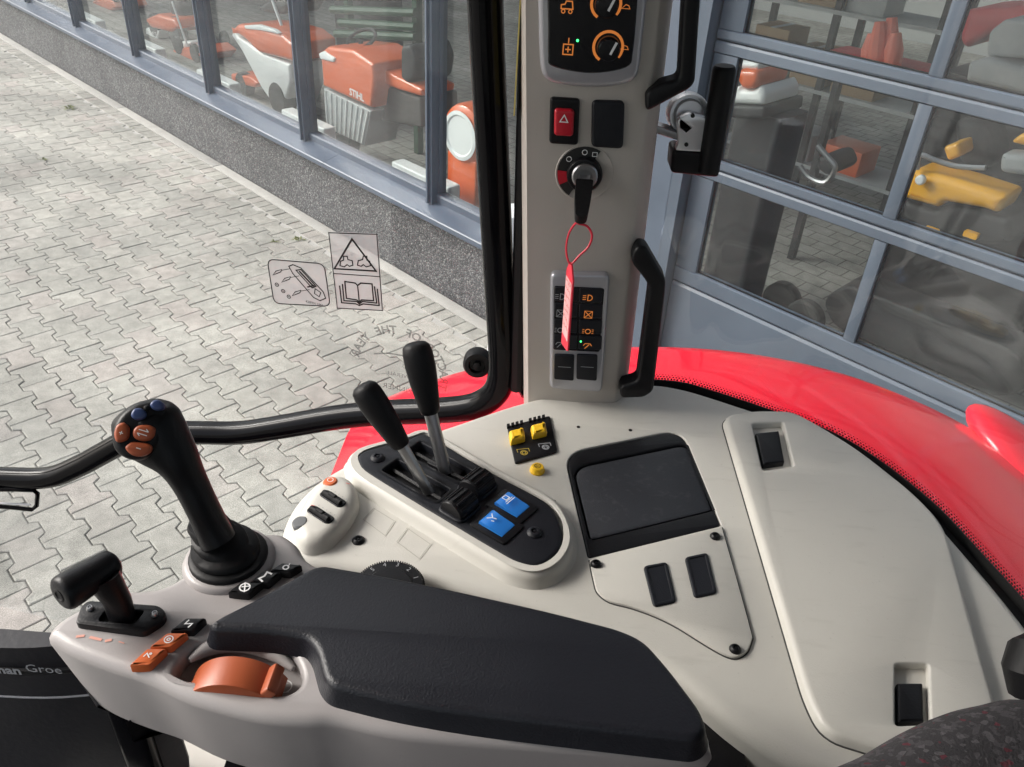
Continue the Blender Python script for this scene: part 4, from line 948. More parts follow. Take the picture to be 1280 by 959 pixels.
# rear wheel below the fender
TYRE = mat('tyre_rubber', (.022, .022, .022), .8, bump=.5, bscale=120, var=.2, vscale=12)
wc = Vector((FX, .72, .84))
q = MB(); q.lathe([(.40, -.2), (.62, -.235), (.76, -.23), (.80, -.2), (.805, 0), (.80, .2), (.76, .23), (.62, .235), (.40, .2)], wc, Y, 48)
for k in range(20):
    for s_ in (-1, 1):
        t = (k + (.5 if s_ > 0 else 0)) / 20 * 2 * math.pi
        A = [wc + Vector((math.cos(t + dt) * .805, s_ * yy, math.sin(t + dt) * .805)) for dt, yy in ((0, .01), (.1, .12), (.17, .225))]
        q.tube(A, .030, 6, side=Y)
wheel = part(q, 'rear_wheel', TYRE)
q = MB(); q.lathe([(.40, -.18), (.415, -.19), (.36, -.14), (.2, -.02), (.18, .06), (.02, .06)], wc, Y, 40); part(q, 'rim', mat('rim_silver', (.45, .45, .46), .4, metal=.6), wheel)
# cab floor, roof and posts
q = MB(); q.slab(rounded(rect(1.25, 1.36, -.33, -.0), .05, 4), Fr((0, 0, 0), X, Y), 1.28, 1.34, r=.01); part(q, 'cab_floor', RUBBER)
q = MB(); q.slab(rounded(rect(1.72, 1.70, -.03, 0), .12, 6), Fr((0, 0, 0), X, Y), 2.89, 3.10, r=.05, seg=4); part(q, 'cab_roof', mat('headliner', (.22, .21, .20), .85))  # roof out of view, height and edges set to shade the console
for (x, y) in ((-1.0, .80), (-1.0, -.74), (.46, -.62), (.02, -.72), (.46, .30)):
    q = MB(); q.slab(rounded(rect(.08, .08, x, y), .02, 4), Fr((0, 0, 0), X, Y), 1.3, 2.895); part(q, 'cab_post', BLACK)
q = MB(); q.slab(rect(1.0, .04, -.55, -.74), Fr((0, 0, 0), X, Y), 1.3, 1.95); part(q, 'added_door_panel', BLACK)  # unseen panels and tinted panes added to cut light from left and rear
q = MB(); q.slab(rect(.4, .04, .24, -.70), Fr((0, 0, 0), X, Y), 1.3, 2.35); part(q, 'added_rear_trim', BLACK)
q = MB(); q.slab(rect(.04, .84, .50, -.18), Fr((0, 0, 0), X, Y), 1.3, 2.30); part(q, 'added_rear_wall', BLACK)
TINT = glass('tinted_cab_glass', (.72, .75, .73), .03)
q = MB(); q.slab(rect(1.0, .005, -.55, -.74), Fr((0, 0, 0), X, Y), 1.951, 2.89); part(q, 'added_door_glass', TINT, smooth=False)
q = MB(); q.slab(rect(.005, .84, .50, -.18), Fr((0, 0, 0), X, Y), 2.301, 2.89); part(q, 'added_rear_glass', TINT, smooth=False)
q = MB(); q.slab(rounded(rect(1.1, 1.1, .0, 0), .05, 4), Fr((0, 0, 0), X, Y), .7, 1.279, r=.02); part(q, 'chassis', BLACK)
# beige trim under the console and its black post
q = MB(); q.slab(crom(CON.pxs([(372, 700), (560, 745), (800, 830), (1000, 965), (1250, 1000), (1300, 900), (1150, 700), (900, 560), (640, 540), (470, 590)]), 4), CON, -.78, -.33, r=.01); part(q, 'console_base', BEIGE)

# ------------------------------------------------------------------ control armrest (carried by the seat, slides on its own)
ZA = 2.185
ARM = Fr((0, 0, ZA), X, Y)
arm = thing('control_armrest', 'padded control armrest with joystick, T-lever and orange thumbwheel', 'armrest', tuple(PZ(480, 840, ZA - .06)))
body_px = [(58, 791), (74, 772), (108, 753), (146, 737), (196, 732), (230, 716), (262, 692), (300, 672), (344, 663), (370, 676), (392, 702), (470, 722), (600, 748), (780, 799), (838, 848), (876, 896), (889, 926), (876, 947), (730, 936), (520, 920), (424, 902), (380, 902), (320, 896), (240, 874), (184, 848), (141, 834), (98, 818), (70, 803)]
bo = crom(ARM.pxs(body_px), 4)
scoop = crom(ARM.pxs([(217, 838), (232, 815), (258, 800), (300, 796), (346, 806), (370, 824), (376, 852), (356, 866), (318, 864), (270, 853), (228, 847)]), 4)
tslot = rounded(ARM.pxs([(122, 776), (132, 762), (181, 763), (168, 780)]), .002, 3)
q = MB(); q.slab(bo, ARM, -.068, 0, r=.0065, seg=5, holes=[(scoop, .011, .004, None), (tslot, .02, .0, 1)], taper=-.010); part(q, 'housing', [LILAC, RUBBER], arm)
# black underside and bracket that carries the housing
q = MB(); q.slab(offset(ccw(bo), .034), ARM, -.085, -.066); part(q, 'underside', BLACK, arm)
q = MB(); q.slab(rounded(rect(.30, .09, *ARM.px(620, 850)), .02, 4), ARM, -.18, -.084); part(q, 'bracket', BLACK, arm)
# pad
pad_px = [(266, 786), (259, 780), (272, 770), (330, 741), (390, 707), (404, 704), (470, 715), (560, 733), (686, 761), (775, 784), (806, 798), (838, 834), (878, 887), (886, 913), (872, 926), (700, 906), (511, 882), (414, 858), (404, 846), (395, 812), (384, 797), (340, 789)]
PZT = .0125
pf = [ARM.px(x, y, PZT) for x, y in pad_px]
po_ = rounded(pf, [.004, .003, .006, .02, .010, .010, .02, .02, .03, .02, .01, .02, .02, .008, .008, .02, .02, .008, .004, .012, .008, .01], 5)
q = MB(); q.slab(po_, ARM, -.001, PZT, r=.0045, seg=5, taper=.003); padp = part(q, 'pad', PAD, arm, angle=50)
inner2 = offset(ccw(po_), .0068)
# buttons
def btn(quad, mt, name, sym, c1=.005, parent=arm):
    o = rounded(ARM.pxs(quad, c1), .001, 2); q = MB(); q.slab(o, ARM, -.001, c1, r=.0013, seg=2); b_ = part(q, name, mt, parent)
    a = sum(p[0] for p in o) / len(o); b = sum(p[1] for p in o) / len(o)
    d = Vector(ARM.px(*quad[2], c1)) - Vector(ARM.px(*quad[3], c1)); f = ARM.at(a, b, 0, math.atan2(d.y, d.x)); q = MB(); k = .001; c = c1 + .0002
    if sym == 's': q.stroke([(-2 * k, -1.6 * k), (1 * k, -1.6 * k), (-1 * k, 1.6 * k), (2 * k, 1.6 * k)], f, .8 * k, c)
    elif sym == 'o': q.stroke(circ(2.2 * k, 12), f, .6 * k, c, True); q.stroke(circ(.8 * k, 8), f, .6 * k, c, True)
    elif sym == 'd': q.stroke([(-1.5 * k, 1.8 * k), (1 * k, 1.8 * k), (-.5 * k, -1.2 * k)], f, .6 * k, c); q.stroke(circ(.5 * k, 6, 1.6 * k, 0), f, .5 * k, c, True)
    elif sym == 'tr': q.stroke([(-3.5 * k, -1.5 * k), (-3 * k, 1.8 * k), (0, .8 * k), (3 * k, 1.8 * k), (3.5 * k, -1.5 * k)], f, 1.1 * k, c)
    elif sym == 'e': q.stroke(circ(2.8 * k, 12), f, .8 * k, c, True); q.stroke([(-2.5 * k, -2.5 * k), (2.5 * k, 2.5 * k)], f, .8 * k, c + .0001); q.stroke([(-1 * k, 1.5 * k), (2 * k, -1.5 * k)], f, .8 * k, c + .0002)
    elif sym == 'v': q.stroke(circ(1.6 * k, 10), f, .9 * k, c, True); q.stroke([(2 * k, 0), (3.6 * k, 1 * k)], f, .7 * k, c)
    part(q, 'symbol', WHITE, b_, smooth=False)
btn([(212, 788), (232, 772), (258, 772), (241, 788)], BLACK, 'black_button', 's')
btn([(186, 808.5), (209, 790.5), (235, 790.5), (213, 808.5)], ORANGE, 'orange_button', 'o')
btn([(161, 831), (184, 810), (209, 810), (187, 831)], ORANGE, 'orange_button', 'd')
btn([(284, 740), (301, 727), (329, 728), (310, 743)], BLACK, 'black_button', 'e')
btn([(312, 727), (328, 714), (352, 715), (335, 729)], BLACK, 'black_button', 'tr')
btn([(337, 713), (352, 703), (378, 706), (362, 716)], BLACK, 'black_button', 'v')
# worn red print beside the lever plate
q = MB(); a, b = ARM.px(122, 800, .0003)
for k, (dx, l) in enumerate(((-.012, .004), (-.005, .007), (.004, .003), (.011, .0035))): q.stroke([(dx, .001 * (k % 2)), (dx + l, .0014 - .001 * (k % 2))], ARM.at(a, b, 0, -.1), .0016 if k != 3 else .0007, .0003)
part(q, 'worn_print', mat('faded_red_print', (.62, .30, .24), .6), arm, smooth=False)
# thumbwheel
a, b = ARM.px(294, 851, -.001); f = ARM.at(a, b, 0, 0)
axw = (ARM(*ARM.px(262, 822)) - ARM(*ARM.px(246, 858))).normalized(); tw = axw.cross(Z)
RW = .027; C_ = f(0, 0, -.020)
q = MB(); seg_ = [(RW * math.sin(R_(t_)), RW * math.cos(R_(t_))) for t_ in range(-62, 63, 4)]
wf = Fr(C_, tw if tw.x > 0 else -tw, Z); wf = wf if wf.n.dot(axw) > 0 else wf
q.slab(seg_, wf, -.0085, .0085, r=.001, seg=2); whl = part(q, 'thumbwheel', BURNT, arm, angle=25)
t = R_(42); dirv = Z * math.cos(t) + (tw if tw.x > 0 else -tw) * math.sin(t); tn = axw.cross(dirv)
q = MB(); g = Fr(C_ + dirv * (RW - .002), tn, axw); 
if g.n.dot(dirv) < 0: g = Fr(C_ + dirv * (RW - .002), -tn, axw)
q.slab(rounded(rect(.0065, .0165), .0015, 3), g, 0, .0075, r=.0015, seg=2); part(q, 'finger_tab', BURNT, whl)
# ridge over the wheel and opening rim
for (pts, rr) in (([(236, 822), (262, 806), (300, 802), (340, 812), (366, 832)], .0042), ([(238, 870), (262, 862), (292, 865), (322, 880)], .0030)):
    P_ = [ARM(*ARM.px(x, y, -.002), -.0045) for x, y in pts]; P_ = crom([tuple(p) for p in P_], 5, False)
    n_ = len(P_); q = MB(); q.tube(P_, [rr * min(1, .35 + 3 * min(i, n_ - 1 - i) / n_) for i in range(n_)], 12); part(q, 'wheel_guard', LILAC, arm)
q = MB(); a, b = ARM.px(356, 858, -.0105); f2 = ARM.at(a, b, 0)
q.stroke([(.0035 * math.cos(R_(t)), .0035 * math.sin(R_(t))) for t in range(-60, 241, 20)], f2, .0007, -.0106); q.stroke([(-.002, -.004), (.003, -.003)], f2, .0006, -.0106); part(q, 'symbol', WHITE, arm, smooth=False)
# T-lever
plt_ = rounded(ARM.pxs([(93, 779), (101, 757), (110, 750), (198, 756), (208, 764), (205, 775), (180, 791)], .004), .003, 4)
q = MB(); q.slab(plt_, ARM, -.001, .004, r=.0012, seg=2, holes=[(rounded(ARM.pxs([(122, 776), (132, 762), (181, 763), (168, 780)], .004), .002, 3), .0035, .0006, 1)])
tl = part(q, 'lever_plate', [BLACK, INK], arm)
for x, y in ((113, 762), (194, 769)): screw(tl, ARM, x, y, .0036, .0016, STEEL)
A = ARM(*ARM.px(154, 774), -.004); Yt = A.y
S1 = PY(146, 750, Yt + .002); S2 = PY(128, 722, Yt + .004)
q = MB(); q.tube([A, S1, S2], [(.0072, .005), (.0078, .0055), (.0095, .0075)], 14, side=X); part(q, 'lever_stem', BLACK, arm, angle=60)
G0, G1 = PY(74, 745, Yt - .012), PY(146, 701, Yt + .016); gd = G1 - G0
pr = [(0, .55), (.012, .84), (.04, .97), (.10, 1.05), (.25, 1.04), (.55, .95), (.80, .92), (.92, .86), (.975, .62), (1, .3)]
q = MB(); q.tube([G0 + gd * t for t, r in pr], [.0093 * r for t, r in pr], 20); tg = part(q, 'lever_grip', BLACK, arm, angle=60)
g = Fr(G0 - gd.normalized() * .0003, gd.cross(Z).normalized(), Z); q = MB(); q.lathe([(.0040, -.002), (.0038, .0003), (.0028, .0005), (.0022, .0), (.0001, .0)], G0, -gd, 20); part(q, 'end_cap', RUBBER, arm)
# joystick
jb_ = ARM(*ARM.px(287, 701)); 
q = MB(); q.lathe([(.0262, -.003), (.0262, .0), (.025, .0025), (.0235, .0035), (.0001, .0035)], jb_, Z, 40); part(q, 'joystick_mount', LILAC, arm)
root = bpy.data.objects.new('joystick', None); COL.objects.link(root); root.parent = arm; root.location = jb_ - wloc(arm)
lean = (PY(262, 655, jb_.y + .004) - jb_).normalized()
q = MB(); rings = [(.0222, .003, 0), (.0222, .0052, 0), (.0214, .0064, 0), (.0186, .0068, .1), (.0192, .0092, .2), (.0184, .0108, .3), (.0146, .0114, .4), (.0150, .0144, .6), (.0142, .0160, .7), (.0122, .017, .8), (.0118, .022, 1), (.0104, .024, 1)]
V = []; seg = 32
for r_, h, k in rings:
    c0 = jb_ + (Z * (1 - k) + lean * k).normalized() * h + Vector((-.004, .004, 0)) * k
    V += [c0 + Vector((math.cos(2 * math.pi * i / seg), math.sin(2 * math.pi * i / seg), 0)) * r_ for i in range(seg)]
q.add(V, [(i * seg + k, i * seg + (k + 1) % seg, (i + 1) * seg + (k + 1) % seg, (i + 1) * seg + k) for i in range(len(rings) - 1) for k in range(seg)] + [tuple(range((len(rings) - 1) * seg, len(rings) * seg))])
q.obj('boot', RUBBER, root, angle=50)
jy = jb_.y
cen = [(273, 676, .0122, .0125, 0), (263, 655, .0112, .0122, .003), (250, 628, .0108, .0122, .006), (236, 600, .0115, .013, .010), (221, 574, .0142, .0145, .013), (202, 552, .0180, .0165, .016), (187, 536, .0192, .017, .018), (177, 522, .0175, .0155, .020), (171, 512, .0130, .012, .021), (168, 507, .0055, .005, .0215)]
P_ = [PY(x, y, jy + dy) for x, y, r1_, r2_, dy in cen]
dense = crom([tuple(p) + (r1_, r2_) for p, (x, y, r1_, r2_, dy) in zip(P_, cen)], 4, False)
q = MB(); q.tube([Vector(d[:3]) for d in dense], [(d[3] * (.80 + .22 * min(1, max(0, i / len(dense) - .38) * 4)), d[4] * .92) for i, d in enumerate(dense)], 24, side=right); jst = q.obj('grip', BLACK, root, angle=70)
HC = P_[6]; tc_ = (CAM - HC).normalized(); nh = (tc_ + X * -.15 + Z * .1).normalized(); uh = (right - nh * right.dot(nh)).normalized(); vh = nh.cross(uh)
HD = Fr(HC + nh * .0135, uh, vh)
o = crom(HD.pxs([(139, 552), (141, 532), (152, 515), (172, 503), (196, 501), (207, 510), (206, 535), (197, 556), (182, 572), (162, 574), (146, 566)], .002), 4)
q = MB(); q.slab(o, HD, -.012, .002, r=.004, seg=4); q.obj('button_plate', BLACK, root, angle=60)
def jbtn(pts, mt, nm, sym=None):
    o = crom(HD.pxs(pts, .0045), 4); q = MB(); q.slab(o, HD, .000, .0045, r=.0016, seg=3); q.obj(nm, mt, root)
    if sym:
        a = sum(p[0] for p in o) / len(o); b = sum(p[1] for p in o) / len(o); f = HD.at(a, b, 0, -.3); q = MB(); k = .001
        if sym == '+': q.stroke([(-1 * k, 0), (1 * k, 0)], f, .5 * k, .0048); q.stroke([(0, -1 * k), (0, 1 * k)], f, .5 * k, .0049)
        elif sym == '-': q.stroke([(-1.2 * k, 0), (1.2 * k, 0)], f, .5 * k, .0048)
        else: q.stroke([(-2.5 * k, -1 * k), (2.5 * k, -1 * k)], f, .5 * k, .0048); q.stroke([(-2.5 * k, 1 * k), (2.5 * k, 1 * k)], f, .5 * k, .0048); q.stroke([(1 * k, 2.2 * k), (2.6 * k, 1 * k)], f, .5 * k, .0049); q.stroke([(-1 * k, -2.2 * k), (-2.6 * k, -1 * k)], f, .5 * k, .0049)
        q.obj('symbol', WHITE, root, smooth=False)
jbtn([(142, 543), (145, 532), (154, 528), (161, 535), (160, 547), (153, 552), (145, 552)], BURNT, 'orange_button', '+')
jbtn([(166, 538), (172, 532), (184, 531), (193, 535), (192, 545), (184, 551), (172, 550), (166, 545)], BURNT, 'orange_button', '=')
jbtn([(156, 560), (163, 553), (174, 553), (188, 556), (188, 564), (178, 570), (165, 569)], BURNT, 'orange_button', '-')
jbtn([(163, 518), (167, 511), (175, 510), (182, 515), (181, 522), (173, 525), (166, 523)], NAVY, 'blue_button')
jbtn([(187, 505), (192, 500), (199, 500), (205, 505), (204, 511), (197, 513), (190, 511)], NAVY, 'blue_button')
jbtn([(179, 508), (184, 506), (187, 509), (185, 513), (180, 513)], RUBBER, 'black_button')

# ------------------------------------------------------------------ key and its tag
KB = LOCK; kd = (-Y * .93 - Z * .30 + X * -.06).normalized(); ku = X.copy(); kv = kd.cross(ku).normalized()
q = MB(); kf = Fr(KB, ku, kd)            # plate spanned by X and the key direction
q.slab(rounded(rect(.008, .010, 0, .003), .0005, 2), kf, -.0012, .0012, m=1)
q.slab(rounded([(-.0065, .008), (.0065, .008), (.0060, .028), (.0042, .050), (-.0042, .050), (-.0060, .028)], [.002, .002, .004, .004, .004, .004], 5), kf, -.0042, .0042, r=.002, seg=3)
q.slab(rounded(rect(.0055, .016, 0, .020), .002, 4), kf, .0040, .0046, r=.0003, seg=1)
tag(q.obj('ignition_key', [RUBBER, STEEL]), 'black-headed key stuck in the ignition lock', 'key')
KE = KB + kd * .046
TY = KE.y + .004
lp_ = [(724, 280), (734, 283), (740, 294), (736, 308), (724, 320), (714, 330), (709, 322), (708, 306), (712, 290), (720, 279)]
kt = thing('key_tag', 'red and pink tag hanging edge-on from the ignition key by a wire loop', 'key tag', tuple(PY(712, 330, TY)))
q = MB(); LP_ = [PY(x, y, TY + .002 * math.sin(i)) for i, (x, y) in enumerate(lp_)]; q.tube([Vector(p) for p in crom([tuple(p) for p in LP_], 4, True)] + [LP_[0]], .0009, 6, caps=False); q.obj('wire_loop', REDT, kt)
T0, T1 = PY(714, 329, TY), PY(706, 437, TY); tdn = (T1 - T0).normalized(); tside = (X * .22 + Y * -.97).normalized(); tside = (tside - tdn * tside.dot(tdn)).normalized()
ftg = Fr(T0, tside, -tdn); Lt = (T1 - T0).length
q = MB(); q.slab(rounded([(-.003, 0), (.003, 0), (.010, -.010), (.010, -Lt + .004), (-.010, -Lt), (-.010, -.010)], .002, 3), ftg, -.0006, .0006); q.obj('tag_plate', REDT, kt, smooth=False)
for sgn in (-1, 1):
    ff_ = ftg if sgn > 0 else Fr(ftg.O, -ftg.u, ftg.v)
    q = MB(); q.slab(rounded(rect(.017, Lt - .026, 0, -Lt / 2 - .001), .001, 2), ff_, .0006, .0010); q.obj('paper_insert', PINK, kt, smooth=False)
    q = MB(); random.seed(3)
    for k in range(7):
        y0 = -.016 - k * (Lt - .032) / 7; pts = [(-.007 + i * .0014, y0 + random.uniform(-.0017, .0017)) for i in range(11)]; q.stroke(pts, ff_, .0006, .0013)
    q.obj('handwriting', REDPR, kt, smooth=False)

# ------------------------------------------------------------------ soft black bag on the cab floor
NYL = mat('black_nylon', (.012, .012, .016), .6, bump=.35, bscale=160, var=.2, vscale=10)
BY = .50
bagf = Fr((0, BY, 0), X, Z); bag = thing('storage_bag', 'soft black bag with pale lettering standing on the cab floor below the armrest', 'bag', (-.52, BY + .05, 1.34))
top = bagf.px(60, 804)[1]; xr_ = bagf.px(166, 850)[0]; xl_ = xr_ - .30
q = MB(); ol = []
sec = []
nz = 14
for i in range(nz + 1):
    z = 1.341 + (top - 1.341) * i / nz; k = 1 - .03 * math.sin(i * 1.3); hw = (xr_ - xl_) / 2 * k; cxx = (xr_ + xl_) / 2
    p = crom([(cxx - hw, BY + .012), (cxx - hw * .5, BY - .006), (cxx, BY - .009), (cxx + hw * .5, BY - .006), (cxx + hw, BY + .012), (cxx + hw, BY + .032), (cxx, BY + .042), (cxx - hw, BY + .032)], 4)
    s_ = 1 if i < nz else .9
    sec.append([Vector((cxx + (a - cxx) * s_, BY + (b - BY) * (s_ if b > BY else 1) * (1 if b < BY + .008 else min(1, .35 + (nz - i) / 8)), z)) for a, b in p])
n = len(sec[0]); q.add([v for g in sec for v in g], [(i * n + k, i * n + (k + 1) % n, (i + 1) * n + (k + 1) % n, (i + 1) * n + k) for i in range(nz) for k in range(n)] + [tuple(reversed(range(n))), tuple(range(nz * n, nz * n + n))])
q.obj('bag_body', NYL, bag, angle=60)
q = MB(); rimp = sec[-2]; q.tube([v + Z * .004 for v in rimp] + [rimp[0] + Z * .004], .004, 8, caps=False); q.obj('piping', RUBBER, bag)
q = MB(); rimp = [v + (v - Vector(((xr_ + xl_) / 2, BY + .05, v.z))) * .012 for v in sec[-3]]; q.tube(rimp + [rimp[0]], .0012, 6, caps=False); q.obj('seam', GREYP, bag)
bf2 = Fr((0, BY - .0135, 0), X, Z); a, b = bf2.px(-8, 841, 0)
q = MB(); q.text('man', bf2.at(a, b, 0, 0), .0165, .0, center=False, bold=.0005); q.obj('lettering', GREYP, bag, smooth=False)
a2, b2 = bf2.px(33, 839.5, 0); q = MB(); q.text('Groe', bf2.at(a2, b2, 0, 0), .0165, .0, center=False); q.obj('lettering', GREYP, bag, smooth=False)
q = MB(); q.tube([PY(165, 880, .47), PY(160, 1010, .47)], .0012, 6); q.tube([PY(190, 905, .50), PY(186, 1010, .50)], .0012, 6)
q = MB(); q.slab(rounded(rect(.035, .03, *Fr((0, 0, 1.7), X, Y).px(176, 925)), .006, 3), Fr((0, 0, 0), X, Y), 1.34, 1.80, r=.004); part(q, 'console_post', GLOSSB)
# pale step panel seen below the armrest
q = MB(); a, b = Fr((0, 0, 1.62), X, Y).px(300, 985); q.slab(rounded(rect(.46, .14, a + .03, b + .005), .02, 4), Fr((0, 0, 1.62), X, Y), -.28, 0, r=.015); part(q, 'seat_rail_cover', BEIGE)

# ------------------------------------------------------------------ driver's seat
m, t, b_ = node_mat('seat_fabric'); L = t.links.new; tc = t.nodes.new('ShaderNodeTexCoord')
v1 = t.nodes.new('ShaderNodeTexVoronoi'); v1.inputs['Scale'].default_value = 480; L(tc.outputs['Object'], v1.inputs['Vector'])
sp = t.nodes.new('ShaderNodeSeparateColor'); L(v1.outputs['Color'], sp.inputs[0])
rp_ = ramp(t, [(0, (.035, .033, .036)), (.6, (.06, .055, .06)), (.84, (.085, .08, .085)), (.93, (.10, .022, .032)), (1, (.08, .03, .038))]); rp_.color_ramp.interpolation = 'CONSTANT'; L(sp.outputs[0], rp_.inputs[0]); L(rp_.outputs[0], b_.inputs['Base Color']); b_.inputs['Roughness'].default_value = .95
n1 = t.nodes.new('ShaderNodeTexNoise'); n1.inputs['Scale'].default_value = 900; L(tc.outputs['Object'], n1.inputs['Vector']); bp = t.nodes.new('ShaderNodeBump'); bp.inputs['Strength'].default_value = .6; bp.inputs['Distance'].default_value = .001; L(n1.outputs[0], bp.inputs['Height']); L(bp.outputs[0], b_.inputs['Normal'])
SEATF = m
seat = thing('driver_seat', 'dark fabric driver seat flecked with red, its bolster beside the console', 'seat', (.12, -.05, 1.34))
ZS = 2.26; sf = Fr((0, 0, ZS), X, Y)
so_ = crom(sf.pxs([(1030, 985), (1070, 945), (1110, 926), (1160, 897), (1205, 876), (1245, 866), (1300, 858), (1400, 880), (1460, 980), (1440, 1180), (1100, 1200), (1010, 1080)]), 5)
q = MB(); q.slab(offset(ccw(so_), -.008), sf, -.30, 0, r=.03, seg=6, taper=-.02); q.obj('backrest_bolster', SEATF, seat, angle=70)
q = MB(); q.slab(rounded(rect(.10, .40, .34, -.06), .03, 5), Fr((0, 0, 0), X, Y), 1.80, 2.45, r=.03, seg=4); q.obj('backrest', SEATF, seat, angle=70)
q = MB(); q.slab(rounded(rect(.46, .46, .06, -.14), .06, 5), Fr((0, 0, 0), X, Y), 1.68, 1.80, r=.04, seg=4); q.obj('seat_cushion', SEATF, seat, angle=70)
q = MB(); q.slab(rounded(rect(.3, .3, .08, -.14), .03, 4), Fr((0, 0, 0), X, Y), 1.341, 1.68); q.obj('seat_base', BLACK, seat)
q = MB(); q.tube([PZ(1286, 868, 2.22), PZ(1284, 838, 2.23), PZ(1290, 820, 2.235), PZ(1310, 812, 2.235), PZ(1350, 815, 2.23)], [.010, .012, .0125, .0125, .012], 12, flat=(1, .8)); q.obj('belt_buckle', RUBBER, seat)

# ------------------------------------------------------------------ machines inside the showroom
MORA = mat('machine_orange', (.66, .11, .02), .35, coat=.4, var=.05, vscale=5)
MRED = mat('machine_red', (.50, .02, .025), .4, var=.06, vscale=5)
MYEL = mat('machine_yellow', (.92, .44, .01), .38, coat=.3, var=.04, vscale=5)
MGRY = mat('machine_grey', (.36, .37, .37), .5, var=.12, vscale=8)
MGRN = mat('machine_dark_green', (.015, .06, .03), .5)
MBLK = mat('machine_black', (.016, .016, .018), .6, var=.2, vscale=12)
FZ0 = .05
def mpart(root, name, pts, D, depth, mt, r=.02, rr=.02, smooth_px=False):
    f = fac(D); o = f.pxs(pts); o = crom(o, 4) if smooth_px else rounded(o, rr, 4)
    q = MB(); q.slab(o, f, -depth, 0, r=r, seg=3); return q.obj(name, mt, root)
def mwheel(root, x, y, D, rad, wid, rim=None, touch=True):
    s, z = fac(D).px(x, y)
    if touch: z = FZ0 + rad
    q = MB(); q.lathe([(rad * .55, -wid / 2), (rad * .9, -wid / 2), (rad, -wid * .35), (rad, wid * .35), (rad * .9, wid / 2), (rad * .55, wid / 2)], GRD(s, D + wid / 2, z), INW, 28)
    w_ = q.obj('wheel', TYRE, root)
    q = MB(); q.lathe([(rad * .56, -wid * .42), (rad * .45, -wid * .3), (rad * .15, -wid * .38), (.01, -wid * .4)], GRD(s, D + wid / 2, z), INW, 24); q.obj('rim', rim or WHITEP, w_)
def base_of(x, y, D): s, z = fac(D).px(x, y); return tuple(GRD(s, D, FZ0))

# ride-on mower with lettered orange hood and ribbed pale grille
D = 3.62; m1 = thing('ride_on_mower', 'orange ride-on mower with ribbed pale grille and lettered hood behind the glass', 'mower', base_of(440, 180, D))
mpart(m1, 'hood', [(400, 66), (408, 58), (440, 62), (466, 80), (468, 100), (464, 136), (403, 108)], D, .42, MORA, .03, .02)
mpart(m1, 'grille', [(404, 110), (464, 139), (456, 183), (407, 160)], D + .02, .30, MGRY, .015, .01)
for k in range(9):
    t = (k + .5) / 9; a = (404 + 60 * t, 112 + 29 * t); c = (407.5 + 48 * t, 158 + 22.5 * t); f = fac(D + .02)
    A, C = f.px(*a), f.px(*c); q = MB(); q.tube([f(*A, .003), f(*C, .003)], .008, 6); q.obj('grille_rib', WHITEP, m1)
f = fac(D - .0015); a, b = f.px(446, 119); A2 = f.px(462, 127); q = MB(); q.text('STIHL', f.at(a, b, 0, math.atan2(A2[1] - b, A2[0] - a) * .9), .075, .002, bold=.002); q.obj('lettering', WHITE, m1, smooth=False)
mpart(m1, 'fuel_panel', [(470, 82), (500, 98), (528, 112), (526, 121), (496, 112), (470, 102)], D + .10, .3, MORA, .02, .02)
mpart(m1, 'seat', [(500, 58), (512, 55), (520, 75), (517, 100), (509, 106), (500, 98)], D + .1, .35, MBLK, .03, .03)
mpart(m1, 'footwell', [(470, 104), (525, 122), (527, 160), (470, 150)], D + .14, .35, mat('machine_brown_grey', (.09, .08, .075), .6), .02, .02)
mpart(m1, 'head_lamp', [(398, 67), (404, 64), (418, 73), (416, 78), (400, 74)], D - .015, .05, WHITEP, .01, .01)
q = MB(); s_, z_ = fac(D + .2).px(445, 50); q.tube([GRD(s_ + .13 * math.cos(t), D + .25 + .10 * math.sin(t), z_ + .06 * math.sin(t)) for t in [k * math.pi / 8 for k in range(17)]], .014, 8); q.tube([GRD(s_, D + .25, z_), GRD(s_ - .05, D + .2, z_ - .3)], .018, 8); q.obj('steering_wheel', MBLK, m1)
mwheel(m1, 502, 180, D + .05, .15, .12); mwheel(m1, 425, 165, D + .25, .14, .12)

# second mower, white flanks
D = 4.0; m2 = thing('ride_on_mower', 'orange mower with white tapering flank behind the glass beside the ribbed one', 'mower', base_of(330, 150, D))
mpart(m2, 'hood', [(288, 38), (296, 30), (318, 32), (350, 42), (366, 55), (366, 78), (345, 72), (322, 66), (304, 48)], D, .45, MORA, .04, .03)
mpart(m2, 'flank', [(289, 40), (304, 50), (326, 66), (346, 74), (362, 80), (363, 104), (352, 140), (344, 136), (326, 110), (306, 72)], D + .03, .38, WHITEP, .03, .02)
mpart(m2, 'lamp_strip', [(305, 32), (322, 31), (342, 37), (348, 42), (325, 38), (306, 36)], D - .012, .04, WHITEP, .008, .01)
mpart(m2, 'cutter_deck', [(288, 92), (312, 96), (322, 104), (318, 110), (290, 104)], D + .05, .5, MORA, .02, .02)
mpart(m2, 'seat', [(322, 8), (345, -6), (360, 2), (352, 18), (330, 16)], D + .25, .4, MBLK, .04, .03)
q = MB(); q.tube([GRD(*(lambda p: (p[0], D + .1, p[1]))(fac(D + .1).px(x, y))) for x, y in ((333, -20), (352, 32))], .014, 8); q.obj('control_bar', WHITEP, m2)
mwheel(m2, 345, 120, D + .02, .16, .14); mwheel(m2, 300, 100, D + .05, .12, .1)

